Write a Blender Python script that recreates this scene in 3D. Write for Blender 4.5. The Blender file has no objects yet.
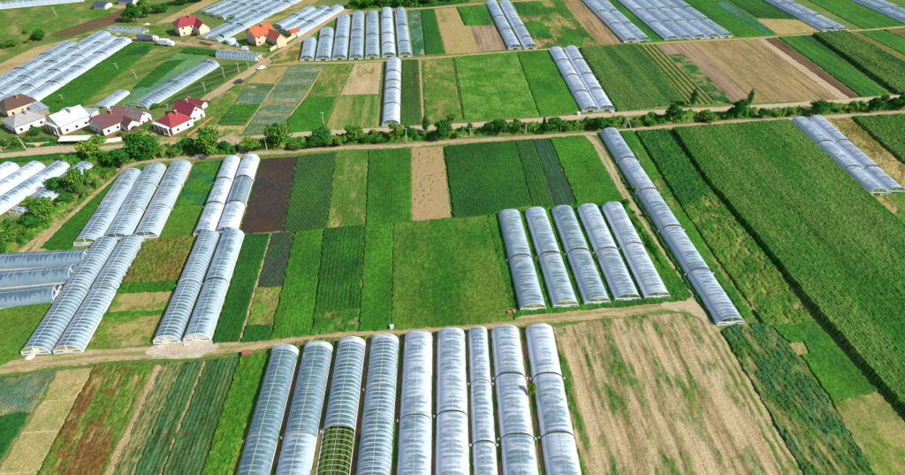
import bpy, bmesh, math, random
import numpy as np
from mathutils import Vector, Matrix

# ------------------------------------------------------------------ camera, sky, sun
sc = bpy.context.scene
COL = sc.collection
H, F, PITCH = 110.0, 603.0, math.atan(450.5 / 603.0)
cd = bpy.data.cameras.new('camera'); cam = bpy.data.objects.new('camera', cd); COL.objects.link(cam)
cd.sensor_width = 36.0; cd.lens = 36.0 * F / 905.0; cd.clip_start = 0.5; cd.clip_end = 9000
cam.location = (0, 0, H); cam.rotation_euler = (math.pi / 2 - PITCH, 0, 0)
sc.camera = cam
SUN_AZ, SUN_EL = math.radians(110), math.radians(38)
w = bpy.data.worlds.new('World'); sc.world = w; w.use_nodes = True
nt = w.node_tree; bg = nt.nodes['Background']
sky = nt.nodes.new('ShaderNodeTexSky'); sky.sky_type = 'NISHITA'; sky.sun_disc = False
sky.sun_elevation = SUN_EL; sky.sun_rotation = SUN_AZ
nt.links.new(sky.outputs[0], bg.inputs[0]); bg.inputs[1].default_value = 0.11
sl = bpy.data.lights.new('sun', 'SUN'); sl.energy = 4.4; sl.angle = math.radians(0.6); sl.color = (1.0, 0.95, 0.86)
so = bpy.data.objects.new('sun', sl); COL.objects.link(so)
sd = Vector((math.cos(SUN_EL) * math.sin(SUN_AZ), math.cos(SUN_EL) * math.cos(SUN_AZ), math.sin(SUN_EL)))
so.rotation_euler = sd.to_track_quat('Z', 'Y').to_euler(); so.location = sd * 300
sc.view_settings.view_transform = 'Standard'; sc.view_settings.look = 'None'
sc.view_settings.exposure = 0.38; sc.view_settings.gamma = 1.0; sc.view_settings.use_curve_mapping = False
sc.cycles.transparent_max_bounces = 16; sc.cycles.max_bounces = 8

# ------------------------------------------------------------------ helpers
rng = np.random.default_rng(7); random.seed(7)
CP, SP = math.cos(PITCH), math.sin(PITCH)
def P(px, py, z=0.0):
    """the point of the ground plane (height z) that the photograph shows at a pixel"""
    x = (px - 452.5) / F; y = -(py - 237.5) / F
    dx, dy, dz = x, y * SP + CP, y * CP - SP
    t = (z - H) / dz
    return np.array([dx * t, dy * t, z])
def proj(p):
    d = np.array([p[0], p[1], p[2] - H]); zc = d[1] * CP - d[2] * SP; yc = d[1] * SP + d[2] * CP
    return np.array([452.5 + F * d[0] / zc, 237.5 - F * yc / zc])
def mpp(px, py):
    p = P(px, py); return float(p[1] * CP + H * SP) / F
def look_down(py):
    return PITCH + math.atan((py - 237.5) / F)

def tag(o, label=None, cat=None, group=None, kind=None):
    if label: o['label'] = label
    if cat: o['category'] = cat
    if group: o['group'] = group
    if kind: o['kind'] = kind
    return o
def empty(name, loc, rz=0.0):
    o = bpy.data.objects.new(name, None); COL.objects.link(o); o.location = loc; o.rotation_euler = (0, 0, rz)
    o.empty_display_size = 0.5
    return o
def link(name, me, parent=None, mat=None):
    o = bpy.data.objects.new(name, me); COL.objects.link(o)
    if parent is not None: o.parent = parent
    if mat is not None and not me.materials: me.materials.append(mat)
    return o
def mesh(name, v, f, mat=None, smooth=False):
    me = bpy.data.meshes.new(name); me.from_pydata([tuple(map(float, p)) for p in v], [], f); me.update()
    if smooth: me.polygons.foreach_set('use_smooth', [True] * len(me.polygons))
    if mat is not None: me.materials.append(mat)
    return me
class MB:
    """collects boxes, prisms and tubes and links them as one mesh"""
    def __init__(s): s.v = []; s.f = []
    def box(s, x0, x1, y0, y1, z0, z1):
        n = len(s.v)
        s.v += [(x0, y0, z0), (x1, y0, z0), (x1, y1, z0), (x0, y1, z0), (x0, y0, z1), (x1, y0, z1), (x1, y1, z1), (x0, y1, z1)]
        s.f += [tuple(n + i for i in q) for q in ((3, 2, 1, 0), (4, 5, 6, 7), (0, 1, 5, 4), (1, 2, 6, 5), (2, 3, 7, 6), (3, 0, 4, 7))]
        return s
    def poly(s, pts, faces):
        n = len(s.v); s.v += list(pts); s.f += [tuple(n + i for i in q) for q in faces]; return s
    def slab(s, q, t):
        """a four-cornered sheet given thickness t along -normal"""
        q = [Vector(p) for p in q]; nn = (q[1] - q[0]).cross(q[3] - q[0]).normalized() * t
        n = len(s.v); s.v += [tuple(p) for p in q] + [tuple(p - nn) for p in q]
        s.f += [tuple(n + i for i in k) for k in ((0, 1, 2, 3), (7, 6, 5, 4), (0, 4, 5, 1), (1, 5, 6, 2), (2, 6, 7, 3), (3, 7, 4, 0))]
        return s
    def tube(s, a, b, r0, r1=None, n=6):
        a, b = Vector(a), Vector(b); r1 = r0 if r1 is None else r1
        d = (b - a).normalized(); u = d.orthogonal().normalized(); w_ = d.cross(u); m = len(s.v)
        for c, r in ((a, r0), (b, r1)):
            for i in range(n):
                t = 2 * math.pi * i / n; s.v.append(tuple(c + u * (math.cos(t) * r) + w_ * (math.sin(t) * r)))
        for i in range(n):
            j = (i + 1) % n; s.f.append((m + i, m + j, m + n + j, m + n + i))
        s.f.append(tuple(m + n + i for i in range(n))); s.f.append(tuple(m + n - 1 - i for i in range(n)))
        return s
    def build(s, name, mat, parent=None, smooth=False):
        return link(name, mesh(name, s.v, s.f, mat, smooth), parent)

_tab = rng.random((256, 256))
def vn(x, y):
    xi = np.floor(x).astype(np.int64); yi = np.floor(y).astype(np.int64); fx = x - xi; fy = y - yi
    fx = fx * fx * (3 - 2 * fx); fy = fy * fy * (3 - 2 * fy)
    a = _tab[xi & 255, yi & 255]; b = _tab[(xi + 1) & 255, yi & 255]; c = _tab[xi & 255, (yi + 1) & 255]; d = _tab[(xi + 1) & 255, (yi + 1) & 255]
    return (a * (1 - fx) + b * fx) * (1 - fy) + (c * (1 - fx) + d * fx) * fy
def fbm(x, y, o=3, seed=0.0):
    s = 0; a = 1.0; t = 0
    for i in range(o):
        s = s + a * vn(x * 2 ** i + seed * 13.7 + i * 31.3, y * 2 ** i + seed * 7.1 + i * 17.9); t += a; a *= 0.55
    return s / t
def inside(px, py, poly):
    r = np.zeros(px.shape, bool); n = len(poly); j = n - 1
    for i in range(n):
        xi, yi = poly[i]; xj, yj = poly[j]
        c = ((yi > py) != (yj > py)) & (px < (xj - xi) * (py - yi) / (yj - yi + 1e-12) + xi)
        r ^= c; j = i
    return r
def sstep(x, a, b):
    t = np.clip((x - a) / (b - a), 0, 1); return t * t * (3 - 2 * t)

# ------------------------------------------------------------------ materials
def nodes(name):
    m = bpy.data.materials.new(name); m.use_nodes = True; t = m.node_tree
    return m, t, t.nodes['Principled BSDF'], t.links
def plain(name, col, rough=0.7, var=0.18, scale=1.5, bump=0.0, metal=0.0, spec=0.4):
    m, t, b, L = nodes(name)
    g = t.nodes.new('ShaderNodeNewGeometry'); n = t.nodes.new('ShaderNodeTexNoise'); n.inputs['Scale'].default_value = scale; n.inputs['Detail'].default_value = 5
    L.new(g.outputs['Position'], n.inputs['Vector'])
    r = t.nodes.new('ShaderNodeMapRange'); r.inputs[3].default_value = 1 - var; r.inputs[4].default_value = 1 + var; r.inputs[1].default_value = 0.25; r.inputs[2].default_value = 0.75
    L.new(n.outputs[0], r.inputs[0])
    x = t.nodes.new('ShaderNodeMix'); x.data_type = 'RGBA'; x.blend_type = 'MULTIPLY'; x.inputs[0].default_value = 1; x.inputs[6].default_value = (*col, 1)
    L.new(r.outputs[0], x.inputs[7]); L.new(x.outputs[2], b.inputs['Base Color'])
    b.inputs['Roughness'].default_value = rough; b.inputs['Metallic'].default_value = metal; b.inputs['Specular IOR Level'].default_value = spec
    if bump:
        bp = t.nodes.new('ShaderNodeBump'); bp.inputs['Strength'].default_value = bump; bp.inputs['Distance'].default_value = 0.05
        L.new(n.outputs[0], bp.inputs['Height']); L.new(bp.outputs[0], b.inputs['Normal'])
    return m
def ribbed(name, col, along, pitch, rough=0.5, var=0.15, dark=0.7):
    """roof sheet or tiles: raised courses every `pitch` metres along an object axis"""
    m, t, b, L = nodes(name)
    tc = t.nodes.new('ShaderNodeTexCoord'); wv = t.nodes.new('ShaderNodeTexWave'); wv.bands_direction = along; wv.inputs['Scale'].default_value = 0.314 / pitch
    wv.inputs['Distortion'].default_value = 0.3; L.new(tc.outputs['Object'], wv.inputs['Vector'])
    n = t.nodes.new('ShaderNodeTexNoise'); n.inputs['Scale'].default_value = 0.8; n.inputs['Detail'].default_value = 6; L.new(tc.outputs['Object'], n.inputs['Vector'])
    r = t.nodes.new('ShaderNodeMapRange'); r.inputs[1].default_value = 0.3; r.inputs[2].default_value = 0.7; r.inputs[3].default_value = 1 - var; r.inputs[4].default_value = 1 + var; L.new(n.outputs[0], r.inputs[0])
    r2 = t.nodes.new('ShaderNodeMapRange'); r2.inputs[3].default_value = dark; r2.inputs[4].default_value = 1.0; L.new(wv.outputs[1], r2.inputs[0])
    mu = t.nodes.new('ShaderNodeMath'); mu.operation = 'MULTIPLY'; L.new(r.outputs[0], mu.inputs[0]); L.new(r2.outputs[0], mu.inputs[1])
    x = t.nodes.new('ShaderNodeMix'); x.data_type = 'RGBA'; x.blend_type = 'MULTIPLY'; x.inputs[0].default_value = 1; x.inputs[6].default_value = (*col, 1); L.new(mu.outputs[0], x.inputs[7])
    L.new(x.outputs[2], b.inputs['Base Color']); b.inputs['Roughness'].default_value = rough
    bp = t.nodes.new('ShaderNodeBump'); bp.inputs['Strength'].default_value = 0.6; bp.inputs['Distance'].default_value = 0.06; L.new(wv.outputs[1], bp.inputs['Height']); L.new(bp.outputs[0], b.inputs['Normal'])
    return m
def ground_cover(name, rough, spec, bumpd, trans=0.0):
    """soil and plants: the colour of each clod or plant is stored with it, broken up by fine noise"""
    m, t, b, L = nodes(name)
    a = t.nodes.new('ShaderNodeAttribute'); a.attribute_name = 'tint'
    g = t.nodes.new('ShaderNodeNewGeometry'); n = t.nodes.new('ShaderNodeTexNoise'); n.inputs['Scale'].default_value = 2.6; n.inputs['Detail'].default_value = 4; n.inputs['Roughness'].default_value = 0.65
    L.new(g.outputs['Position'], n.inputs['Vector'])
    r = t.nodes.new('ShaderNodeMapRange'); r.inputs[1].default_value = 0.3; r.inputs[2].default_value = 0.7; r.inputs[3].default_value = 0.72; r.inputs[4].default_value = 1.28; L.new(n.outputs[0], r.inputs[0])
    x = t.nodes.new('ShaderNodeMix'); x.data_type = 'RGBA'; x.blend_type = 'MULTIPLY'; x.inputs[0].default_value = 1
    L.new(a.outputs['Color'], x.inputs[6]); L.new(r.outputs[0], x.inputs[7]); L.new(x.outputs[2], b.inputs['Base Color'])
    b.inputs['Roughness'].default_value = rough; b.inputs['Specular IOR Level'].default_value = spec
    bp = t.nodes.new('ShaderNodeBump'); bp.inputs['Strength'].default_value = 0.7; bp.inputs['Distance'].default_value = bumpd; L.new(n.outputs[0], bp.inputs['Height']); L.new(bp.outputs[0], b.inputs['Normal'])
    return m
M_COVER = ground_cover('soil_and_plants', 0.9, 0.15, 0.12)

def base_ground():
    m, t, b, L = nodes('farmland')
    g = t.nodes.new('ShaderNodeNewGeometry')
    n1 = t.nodes.new('ShaderNodeTexNoise'); n1.inputs['Scale'].default_value = 0.045; n1.inputs['Detail'].default_value = 7
    n2 = t.nodes.new('ShaderNodeTexNoise'); n2.inputs['Scale'].default_value = 0.9; n2.inputs['Detail'].default_value = 6; n2.inputs['Roughness'].default_value = 0.7
    L.new(g.outputs['Position'], n1.inputs['Vector']); L.new(g.outputs['Position'], n2.inputs['Vector'])
    ad = t.nodes.new('ShaderNodeMath'); ad.operation = 'MULTIPLY_ADD'; ad.inputs[1].default_value = 0.55; L.new(n2.outputs[0], ad.inputs[0])
    m2 = t.nodes.new('ShaderNodeMath'); m2.operation = 'MULTIPLY'; m2.inputs[1].default_value = 0.45; L.new(n1.outputs[0], m2.inputs[0]); L.new(m2.outputs[0], ad.inputs[2])
    cr = t.nodes.new('ShaderNodeValToRGB'); e = cr.color_ramp.elements
    e[0].position = 0.33; e[0].color = (0.05, 0.12, 0.02, 1); e[1].position = 0.66; e[1].color = (0.36, 0.28, 0.15, 1)
    q = cr.color_ramp.elements.new(0.5); q.color = (0.11, 0.18, 0.035, 1); q = cr.color_ramp.elements.new(0.59); q.color = (0.20, 0.20, 0.07, 1)
    L.new(ad.outputs[0], cr.inputs[0]); L.new(cr.outputs[0], b.inputs['Base Color']); b.inputs['Roughness'].default_value = 0.95; b.inputs['Specular IOR Level'].default_value = 0.1
    bp = t.nodes.new('ShaderNodeBump'); bp.inputs['Strength'].default_value = 0.8; bp.inputs['Distance'].default_value = 0.25; L.new(n2.outputs[0], bp.inputs['Height']); L.new(bp.outputs[0], b.inputs['Normal'])
    return m
S = 4000.0
tag(link('ground', mesh('ground', [(-S, -S, 0), (S, -S, 0), (S, S, 0), (-S, S, 0)], [(0, 1, 2, 3)], base_ground())), 'rough grassy verge between the fields and out to the horizon', 'ground', kind='structure')

# ------------------------------------------------------------------ fields
def srgb(h):
    c = [int(h[i:i + 2], 16) / 255 for i in (0, 2, 4)]
    return np.array([x / 12.92 if x <= 0.04045 else ((x + 0.055) / 1.055) ** 2.4 for x in c])
GAIN = 0.86      # photograph tone -> base colour
def C(h): return srgb(h) * GAIN
PAL = dict(loam='33301f', loamg_shade='26381c', bright='509324', green='3a7e20', deep='2c6b26', maize='668e3a', olive='6e9232', pale='7aa843', yellowg='86a136', teal='5c9482', tealg='347c48',
           tan='b49a6c', pale_tan='c9b48c', dry='b0a060', brown='7d6347', darkb='57432f', mulch='4a4a48', pink='b09a7c', orange='7c7434', straw='bfae74', rust='80602e', fallow='94794e', gravel='d9d0c0', black='3a3a3c', road='c6b799')
VEG = set('bright green deep maize olive pale yellowg teal tealg'.split())
def K(n): return C(PAL[n]) * (0.73 if n in VEG else 0.9)
fid = [0]
def sheet(name, X, Y, Z, keep, col, mat=None):
    """grid of points -> mesh with a stored tint; keep: which points exist"""
    nu, nv = X.shape
    idx = -np.ones(X.shape, np.int64); idx[keep] = np.arange(keep.sum())
    q = np.stack([idx[:-1, :-1], idx[1:, :-1], idx[1:, 1:], idx[:-1, 1:]], -1).reshape(-1, 4)
    q = q[(q >= 0).all(1)]
    used = np.unique(q); remap = -np.ones(keep.sum(), np.int64); remap[used] = np.arange(len(used)); q = remap[q]
    v = np.stack([X[keep], Y[keep], Z[keep]], -1)[used]; c = col[keep][used]
    me = bpy.data.meshes.new(name); me.vertices.add(len(v)); me.vertices.foreach_set('co', v.astype(np.float32).ravel())
    me.loops.add(len(q) * 4); me.loops.foreach_set('vertex_index', q.astype(np.int32).ravel())
    me.polygons.add(len(q)); me.polygons.foreach_set('loop_start', np.arange(0, len(q) * 4, 4, dtype=np.int32)); me.polygons.foreach_set('loop_total', np.full(len(q), 4, np.int32))
    me.update(calc_edges=True)
    at = me.attributes.new('tint', 'FLOAT_COLOR', 'POINT'); at.data.foreach_set('color', np.concatenate([c, np.ones((len(c), 1))], 1).astype(np.float32).ravel())
    me.materials.append(mat or M_COVER)
    return me
def field(name, poly, label, cat='field', kind='structure', v1='green', v2='bright', s1=None, s2=None, h=0.35, cover=1.0, soft=0.18, ps=(5, 14), row=0.0, rowamt=0.5, ang=-4.0,
          rough=0.5, streak=0.5, res=None, group=None, hue=0.7, edge=0.45, bands=0.0, bandcol=None, crossrow=0.0, lump=0.0, ground=True, grow=0.35, holes=()):
    fid[0] += 1; seed = fid[0] * 1.37
    pg = ground_pts(poly) if ground else [np.array(p) for p in poly]
    a = math.radians(ang); du = np.array([math.cos(a), -math.sin(a)]); dv = np.array([math.sin(a), math.cos(a)])
    uv = [(p[:2] @ du, p[:2] @ dv) for p in pg]
    ar = sum(uv[i - 1][0] * uv[i][1] - uv[i][0] * uv[i - 1][1] for i in range(len(uv)))
    sg = 1.0 if ar > 0 else -1.0; ex = []
    for i in range(len(uv)):
        p0, p1, p2 = np.array(uv[i - 1]), np.array(uv[i]), np.array(uv[(i + 1) % len(uv)])
        e1 = (p1 - p0) / (np.linalg.norm(p1 - p0) + 1e-9); e2 = (p2 - p1) / (np.linalg.norm(p2 - p1) + 1e-9)
        n_ = np.array([e1[1] + e2[1], -e1[0] - e2[0]]) * sg; n_ /= max(np.linalg.norm(n_), 0.3); ex.append(tuple(p1 + n_ * grow))
    uv = ex
    us = [p[0] for p in uv]; vs = [p[1] for p in uv]
    if res is None:
        ys = [p[1] for p in pg]; yn = min(ys) * 0.62 + max(ys) * 0.38
        res = 0.82 * (max(yn, 60) * CP + H * SP) / F
    gu = np.arange(min(us) - res, max(us) + res, res); gv = np.arange(min(vs) - res, max(vs) + res, res)
    U, V = np.meshgrid(gu, gv, indexing='ij')
    r = np.random.default_rng(fid[0])
    U = U + (r.random(U.shape) - 0.5) * 0.5 * res; V = V + (r.random(V.shape) - 0.5) * 0.5 * res
    keep = inside(U + (fbm(U / 1.3, V / 1.3, 2, seed) - 0.5) * 2 * edge, V + (fbm(U / 1.3, V / 1.3, 2, seed + 5) - 0.5) * 2 * edge, uv)
    for hp in holes: keep &= ~inside(U, V, [(P(*p)[:2] @ du, P(*p)[:2] @ dv) for p in hp])
    n1 = fbm(U / ps[0], V / ps[1], 3, seed); n2 = fbm(U / 0.9, V / 1.6, 2, seed + 2); n3 = fbm(U / (ps[0] * 2.3), V / (ps[1] * 2.0), 2, seed + 3)
    st = fbm(U / 0.8, V / 30.0, 2, seed + 4); rnd = r.random(U.shape)
    if cover >= 1: m = np.ones_like(U)
    elif cover <= 0: m = np.zeros_like(U)
    else:
        nn = n1 * 0.75 + n2 * 0.25 + (rnd - 0.5) * 0.12
        th = np.quantile(nn[keep], 1 - cover) if keep.any() else 0.5
        m = np.clip((nn - th) / soft + 0.5, 0, 1)
    rp = np.ones_like(U)
    if row: rp = 1 - rowamt * (0.5 - 0.5 * np.cos(2 * np.pi * (U + 0.3 * n2 + 0.25 * (n1 - 0.5)) / row)) ** 0.8
    if crossrow: rp = rp * (1 - rowamt * (0.5 - 0.5 * np.cos(2 * np.pi * V / crossrow)) ** 2)
    mv = m * rp
    if s1 is None: s1 = 'loam' if cover >= 1 else 'tan'  # full cover: dark soil, with shade among the lower leaves painted in
    if s2 is None: s2 = 'loamg_shade' if cover >= 1 else 'brown'
    soil = K(s1) if isinstance(s1, str) else s1; soil2 = K(s2) if isinstance(s2, str) else s2
    k = np.clip((st - 0.5) * 2.2 * streak + (n1 - 0.5) * 1.2 * (1 - 0.3 * streak) + 0.45 + (rnd - 0.5) * 0.25, 0, 1)[..., None]
    cs = (soil * (1 - k) + soil2 * k) * (0.88 + 0.24 * r.random(U.shape))[..., None]
    k2 = np.clip((n3 - 0.5) * 2.4 * hue + (st - 0.5) * 1.5 * streak * hue + (n2 - 0.5) * 1.2 * hue + 0.5 + (rnd - 0.5) * 0.45, 0, 1)[..., None]
    cv = K(v1) * (1 - k2) + K(v2) * k2
    nf = fbm(U / 0.55, V / 0.7, 2, seed + 9)
    cv = cv * (0.72 + 0.56 * fbm(U / (ps[0] * 1.6), V / (ps[1] * 1.3), 3, seed + 11))[..., None]
    cv = cv * (0.62 + 0.45 * r.random(U.shape) ** 1.5 + 0.75 * (nf - 0.3))[..., None]
    col = cs * (1 - mv[..., None]) + cv * mv[..., None]
    z = 0.03 + (fid[0] % 7) * 0.005 + 0.05 * st * streak + 0.04 * rnd + h * 1.3 * mv * (1 - rough * 1.25 * (0.3 * (1 - n2) + 0.35 * (1 - nf) + 0.35 * rnd)) + lump * sstep(n1, 0.35, 0.75) * m
    k8 = keep.copy()
    for ax in (0, 1):
        for s_ in (1, -1): k8 &= np.roll(keep, s_, ax)
    z = np.where(k8, z, 0.01)
    X = U * du[0] + V * dv[0]; Y = U * du[1] + V * dv[1]
    o = link(name, sheet(name, X, Y, z, keep, np.clip(col, 0, 1)))
    tag(o, label, cat, group, kind)
    return o
def ground_pts(poly): return [P(*p) for p in poly]
def catmull(pts, step):
    out = []; n = len(pts)
    for i in range(n - 1):
        p0, p1, p2, p3 = pts[max(i - 1, 0)], pts[i], pts[i + 1], pts[min(i + 2, n - 1)]
        m = max(2, int(np.linalg.norm(p2 - p1) / step))
        for k in range(m):
            t = k / m
            out.append(0.5 * ((2 * p1) + (p2 - p0) * t + (2 * p0 - 5 * p1 + 4 * p2 - p3) * t * t + (3 * p1 - p0 - 3 * p2 + p3) * t ** 3))
    out.append(pts[-1]); return np.array(out)
def road(name, pts, width, label, cat, c1='road', c2='tan', verge='olive', tracks=0.0, z=0.07, step=0.5, wob=0.25, verge_amt=0.5, kind='structure'):
    """a lane following the ground; wheel ruts and ragged grass edges"""
    fid[0] += 1; seed = fid[0] * 2.1
    pg = [P(*p)[:2] for p in pts]; c = catmull(pg, step)
    t = np.gradient(c, axis=0); t /= np.linalg.norm(t, axis=1)[:, None]; nrm = np.stack([t[:, 1], -t[:, 0]], -1)
    n = max(7, int(width / 0.35)); s = np.linspace(-1, 1, n)
    arc = np.concatenate([[0], np.cumsum(np.linalg.norm(np.diff(c, axis=0), axis=1))])
    A, S_ = np.meshgrid(arc, s, indexing='ij')
    ww = width / 2 * (1 + wob * (fbm(A / 6, S_ * 0 + 3, 2, seed) - 0.5) * 2)
    if name == 'yard': ww = ww * np.clip(np.minimum(A, arc[-1] - A) / (width * 0.6), 0.05, 1) ** 0.5
    X = c[:, 0][:, None] + nrm[:, 0][:, None] * S_ * ww; Y = c[:, 1][:, None] + nrm[:, 1][:, None] * S_ * ww
    r = np.random.default_rng(fid[0]); rnd = r.random(A.shape)
    n1 = fbm(A / 5, S_ * 2.5, 3, seed); n2 = fbm(A / 0.9, S_ * width, 2, seed + 1)
    k = np.clip((n1 - 0.5) * 1.6 + 0.5 + (rnd - 0.5) * 0.3, 0, 1)[..., None]
    base = K(c1) * (1 - k) + K(c2) * k
    g = sstep(np.abs(S_) + (n2 - 0.5) * 0.9 + (n1 - 0.5) * 0.6, 0.72, 1.05) * verge_amt * 1.6
    if tracks: g = np.maximum(g, tracks * sstep(0.30 - np.abs(S_) + (n2 - 0.5) * 0.35 + (n1 - 0.5) * 0.5, 0.0, 0.2))
    g = np.clip(g, 0, 1)[..., None]
    vg = K(verge) * (0.7 + 0.6 * rnd[..., None])
    col = base * (1 - g) + vg * g
    Z = z + (fid[0] % 5) * 0.006 + 0.03 * rnd + 0.12 * g[..., 0] * rnd - 0.03 * np.cos(S_ * 6) * (tracks > 0)
    Z = np.where(np.abs(S_) > 0.99, 0.01, Z)
    o = link(name, sheet(name, X, Y, Z, np.ones(A.shape, bool), np.clip(col, 0, 1)))
    return tag(o, label, cat, None, kind)

# ---- middle band
crop = dict(kind='stuff', cat='crop')
field('grass', [(124, 171), (118, 178), (72, 250), (40, 249), (62, 227), (100, 194)], 'bright green grass wedge between the dirt track and the triple tunnels', v1='green', v2='bright', h=0.3, ps=(6, 8), **crop)
field('cabbage_crop', [(196, 163), (222, 161), (207, 205), (176, 206)], 'green crop flecked grey between the triple and white tunnels', v1='bright', v2='tealg', h=0.4, ps=(2, 2), hue=1.0, **crop)
field('grass', [(176, 206), (207, 205), (194, 237), (158, 240)], 'plain mown grass strip below the flecked crop between tunnels', v1='bright', v2='olive', h=0.15, **crop)
field('weeds', [(145, 243), (196, 237), (178, 282), (122, 285)], 'tall yellowish weeds between the two pairs of clear tunnels', v1='olive', v2='orange', h=1.1, rough=0.8, ps=(3, 4), hue=0.9, **crop)
field('grass', [(122, 284), (178, 281), (174, 291), (117, 294)], 'narrow bright grass strip under the tall yellowish weeds', v1='green', v2='bright', h=0.6, **crop)
field('dry_field', [(117, 293), (174, 291), (166, 311), (106, 314)], 'dry mown plot between tunnels with a few weeds', cover=0.35, v1='olive', v2='yellowg', s1='dry', s2='tan', h=0.2, streak=0.2, ps=(4, 4))
field('grass', [(106, 313), (166, 310.5), (165, 315), (104, 318)], 'thin green grass line across the dry plot', v1='green', v2='bright', h=0.4, **crop)
field('dry_field', [(104, 317), (165, 314), (153, 343), (86, 350)], 'dry plot greening towards the main track', cover=0.6, v1='olive', v2='yellowg', s1='dry', s2='tan', h=0.2, streak=0.2, ps=(7, 3))
field('grass', [(-60, 316), (52, 303), (24, 352), (0, 366), (-60, 374)], 'green grass plot below the three sideways tunnels', v1='bright', v2='olive', h=0.35, ps=(5, 5), **crop)
field('mulched_field', [(261, 159), (297, 157), (282, 231), (239, 234)], 'dark brown field of plastic mulch rows beside the white tunnels', v1='mulch', v2='black', s1='darkb', s2='loam', row=1.2, rowamt=0.7, h=0.12, cover=0.72, ps=(16, 5), soft=0.5, streak=0.2, hue=0.8, ang=14)
field('striped_crop', [(298, 156), (336, 153), (326, 229), (283, 232)], 'dark green striped crop on mulch beside the brown field', v1='deep', v2='green', s1='mulch', s2='darkb', row=1.2, rowamt=0.5, h=0.4, ang=14, **crop)
field('leaf_crop', [(336, 153), (368, 151), (365, 225), (326, 229)], 'bright green leafy plot with thin yellow spots', v1='green', v2='bright', s1='dry', cover=0.96, soft=0.3, h=0.4, ps=(4, 9), row=0.9, rowamt=0.25, **crop)
field('leaf_crop', [(368.5, 151), (411, 149), (411, 223), (365.5, 225)], 'even bright green leafy plot left of the bare tan strip', v1='green', v2='bright', h=0.45, ps=(4, 9), row=0.9, rowamt=0.25, **crop)
field('bare_field', [(411.5, 148), (442, 147), (450.5, 220.5), (412, 223)], 'bare tan soil strip between two green plots', cover=0.04, v1='olive', v2='green', s1='tan', s2='tan', h=0.2, ps=(0.7, 1.2), streak=0.7)
field('leaf_crop', [(444, 147), (514, 141), (532.5, 205), (498, 211), (494, 215), (454, 220)], 'large deep green leafy plot right of the bare tan strip', v1='green', v2='deep', h=0.5, ps=(6, 12), row=0.9, rowamt=0.25, **crop)
field('striped_crop', [(514.5, 141), (532, 139.6), (555, 206), (533, 206)], 'dark green finely striped plot above the five tunnels', v1='deep', v2='green', s1='loam', s2='mulch', row=1.2, rowamt=0.4, h=0.4, ps=(3, 14), **crop)
field('flowering_crop', [(532.3, 139.6), (549, 138.5), (577, 206), (555.3, 206)], 'greyish flowering plot with bare lines above the five tunnels', v1='deep', v2='tealg', s1='mulch', s2='loamg_shade', row=1.3, rowamt=0.5, h=0.35, cover=0.8, soft=0.6, ps=(2, 10), hue=1.2, **crop)
field('grass', [(549.5, 138), (584, 136), (593, 145), (600, 160), (622, 197), (617, 203), (577.5, 206)], 'bright green grass plot beside the curved dirt track', v1='bright', v2='green', h=0.35, ps=(6, 12), **crop)
field('grass', [(496, 213), (622, 199), (642, 225), (692, 296), (684, 301), (520, 316), (513, 320), (487, 218)], 'grass growing round the five white tunnels', v1='deep', v2='bright', h=0.5, ps=(4, 6), rough=0.8, hue=0.9, **crop)
field('meadow', [(393.5, 224), (486, 215), (514, 316), (511, 321), (440, 326.5), (391.5, 330)], 'large olive green meadow left of the five white tunnels', v1='olive', v2='green', h=0.4, ps=(5, 9), rough=0.7, hue=0.8, **crop)
field('leaf_crop', [(246, 235), (270, 234), (238, 342), (213, 343)], 'green leafy strip beside the clear and white tunnel pair', v1='green', v2='deep', h=0.45, row=0.9, rowamt=0.2, **crop)
field('mulched_field', [(271.5, 233), (294, 232), (281, 287), (257, 287.5)], 'small dark plot of grey plastic mulch between green strips', v1='deep', v2='mulch', s1='mulch', s2='black', row=1.3, rowamt=0.55, h=0.2, ang=12, cover=0.9)
field('leaf_crop', [(256.5, 288), (281.5, 287), (272.5, 324), (246.5, 327)], 'patchy yellow green plot under the dark mulch plot', v1='bright', v2='yellowg', s1='dry', cover=0.75, soft=0.4, h=0.3, ps=(2, 3), **crop)
field('leaf_crop', [(246.5, 327), (272, 324.5), (269.5, 340), (240, 343)], 'small even green plot by the main track', v1='green', v2='deep', h=0.4, **crop)
field('leaf_crop', [(295, 232), (323.5, 229.3), (311, 335), (270.5, 339.5)], 'bright green strip left of the dark leafy strip', v1='green', v2='bright', h=0.45, ps=(4, 9), row=0.9, rowamt=0.2, **crop)
field('leaf_crop', [(324.5, 229.2), (364, 225.6), (359, 309), (315, 312)], 'dark green leafy strip in the middle of the fields', v1='deep', v2='green', h=0.6, rough=0.7, row=1.1, rowamt=0.28, ps=(3, 4), hue=0.9, **crop)
field('leaf_crop', [(315, 312.5), (359, 309.5), (357.5, 330), (311, 335)], 'dark green square plot with dry spots by the track', v1='deep', v2='bright', s1='dry', h=0.5, cover=0.94, ps=(3, 3), **crop)
field('leaf_crop', [(365.5, 226), (393, 224), (391, 329.5), (359, 331)], 'bright green strip left of the olive meadow', v1='green', v2='bright', h=0.4, ps=(4, 9), **crop)
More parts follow.
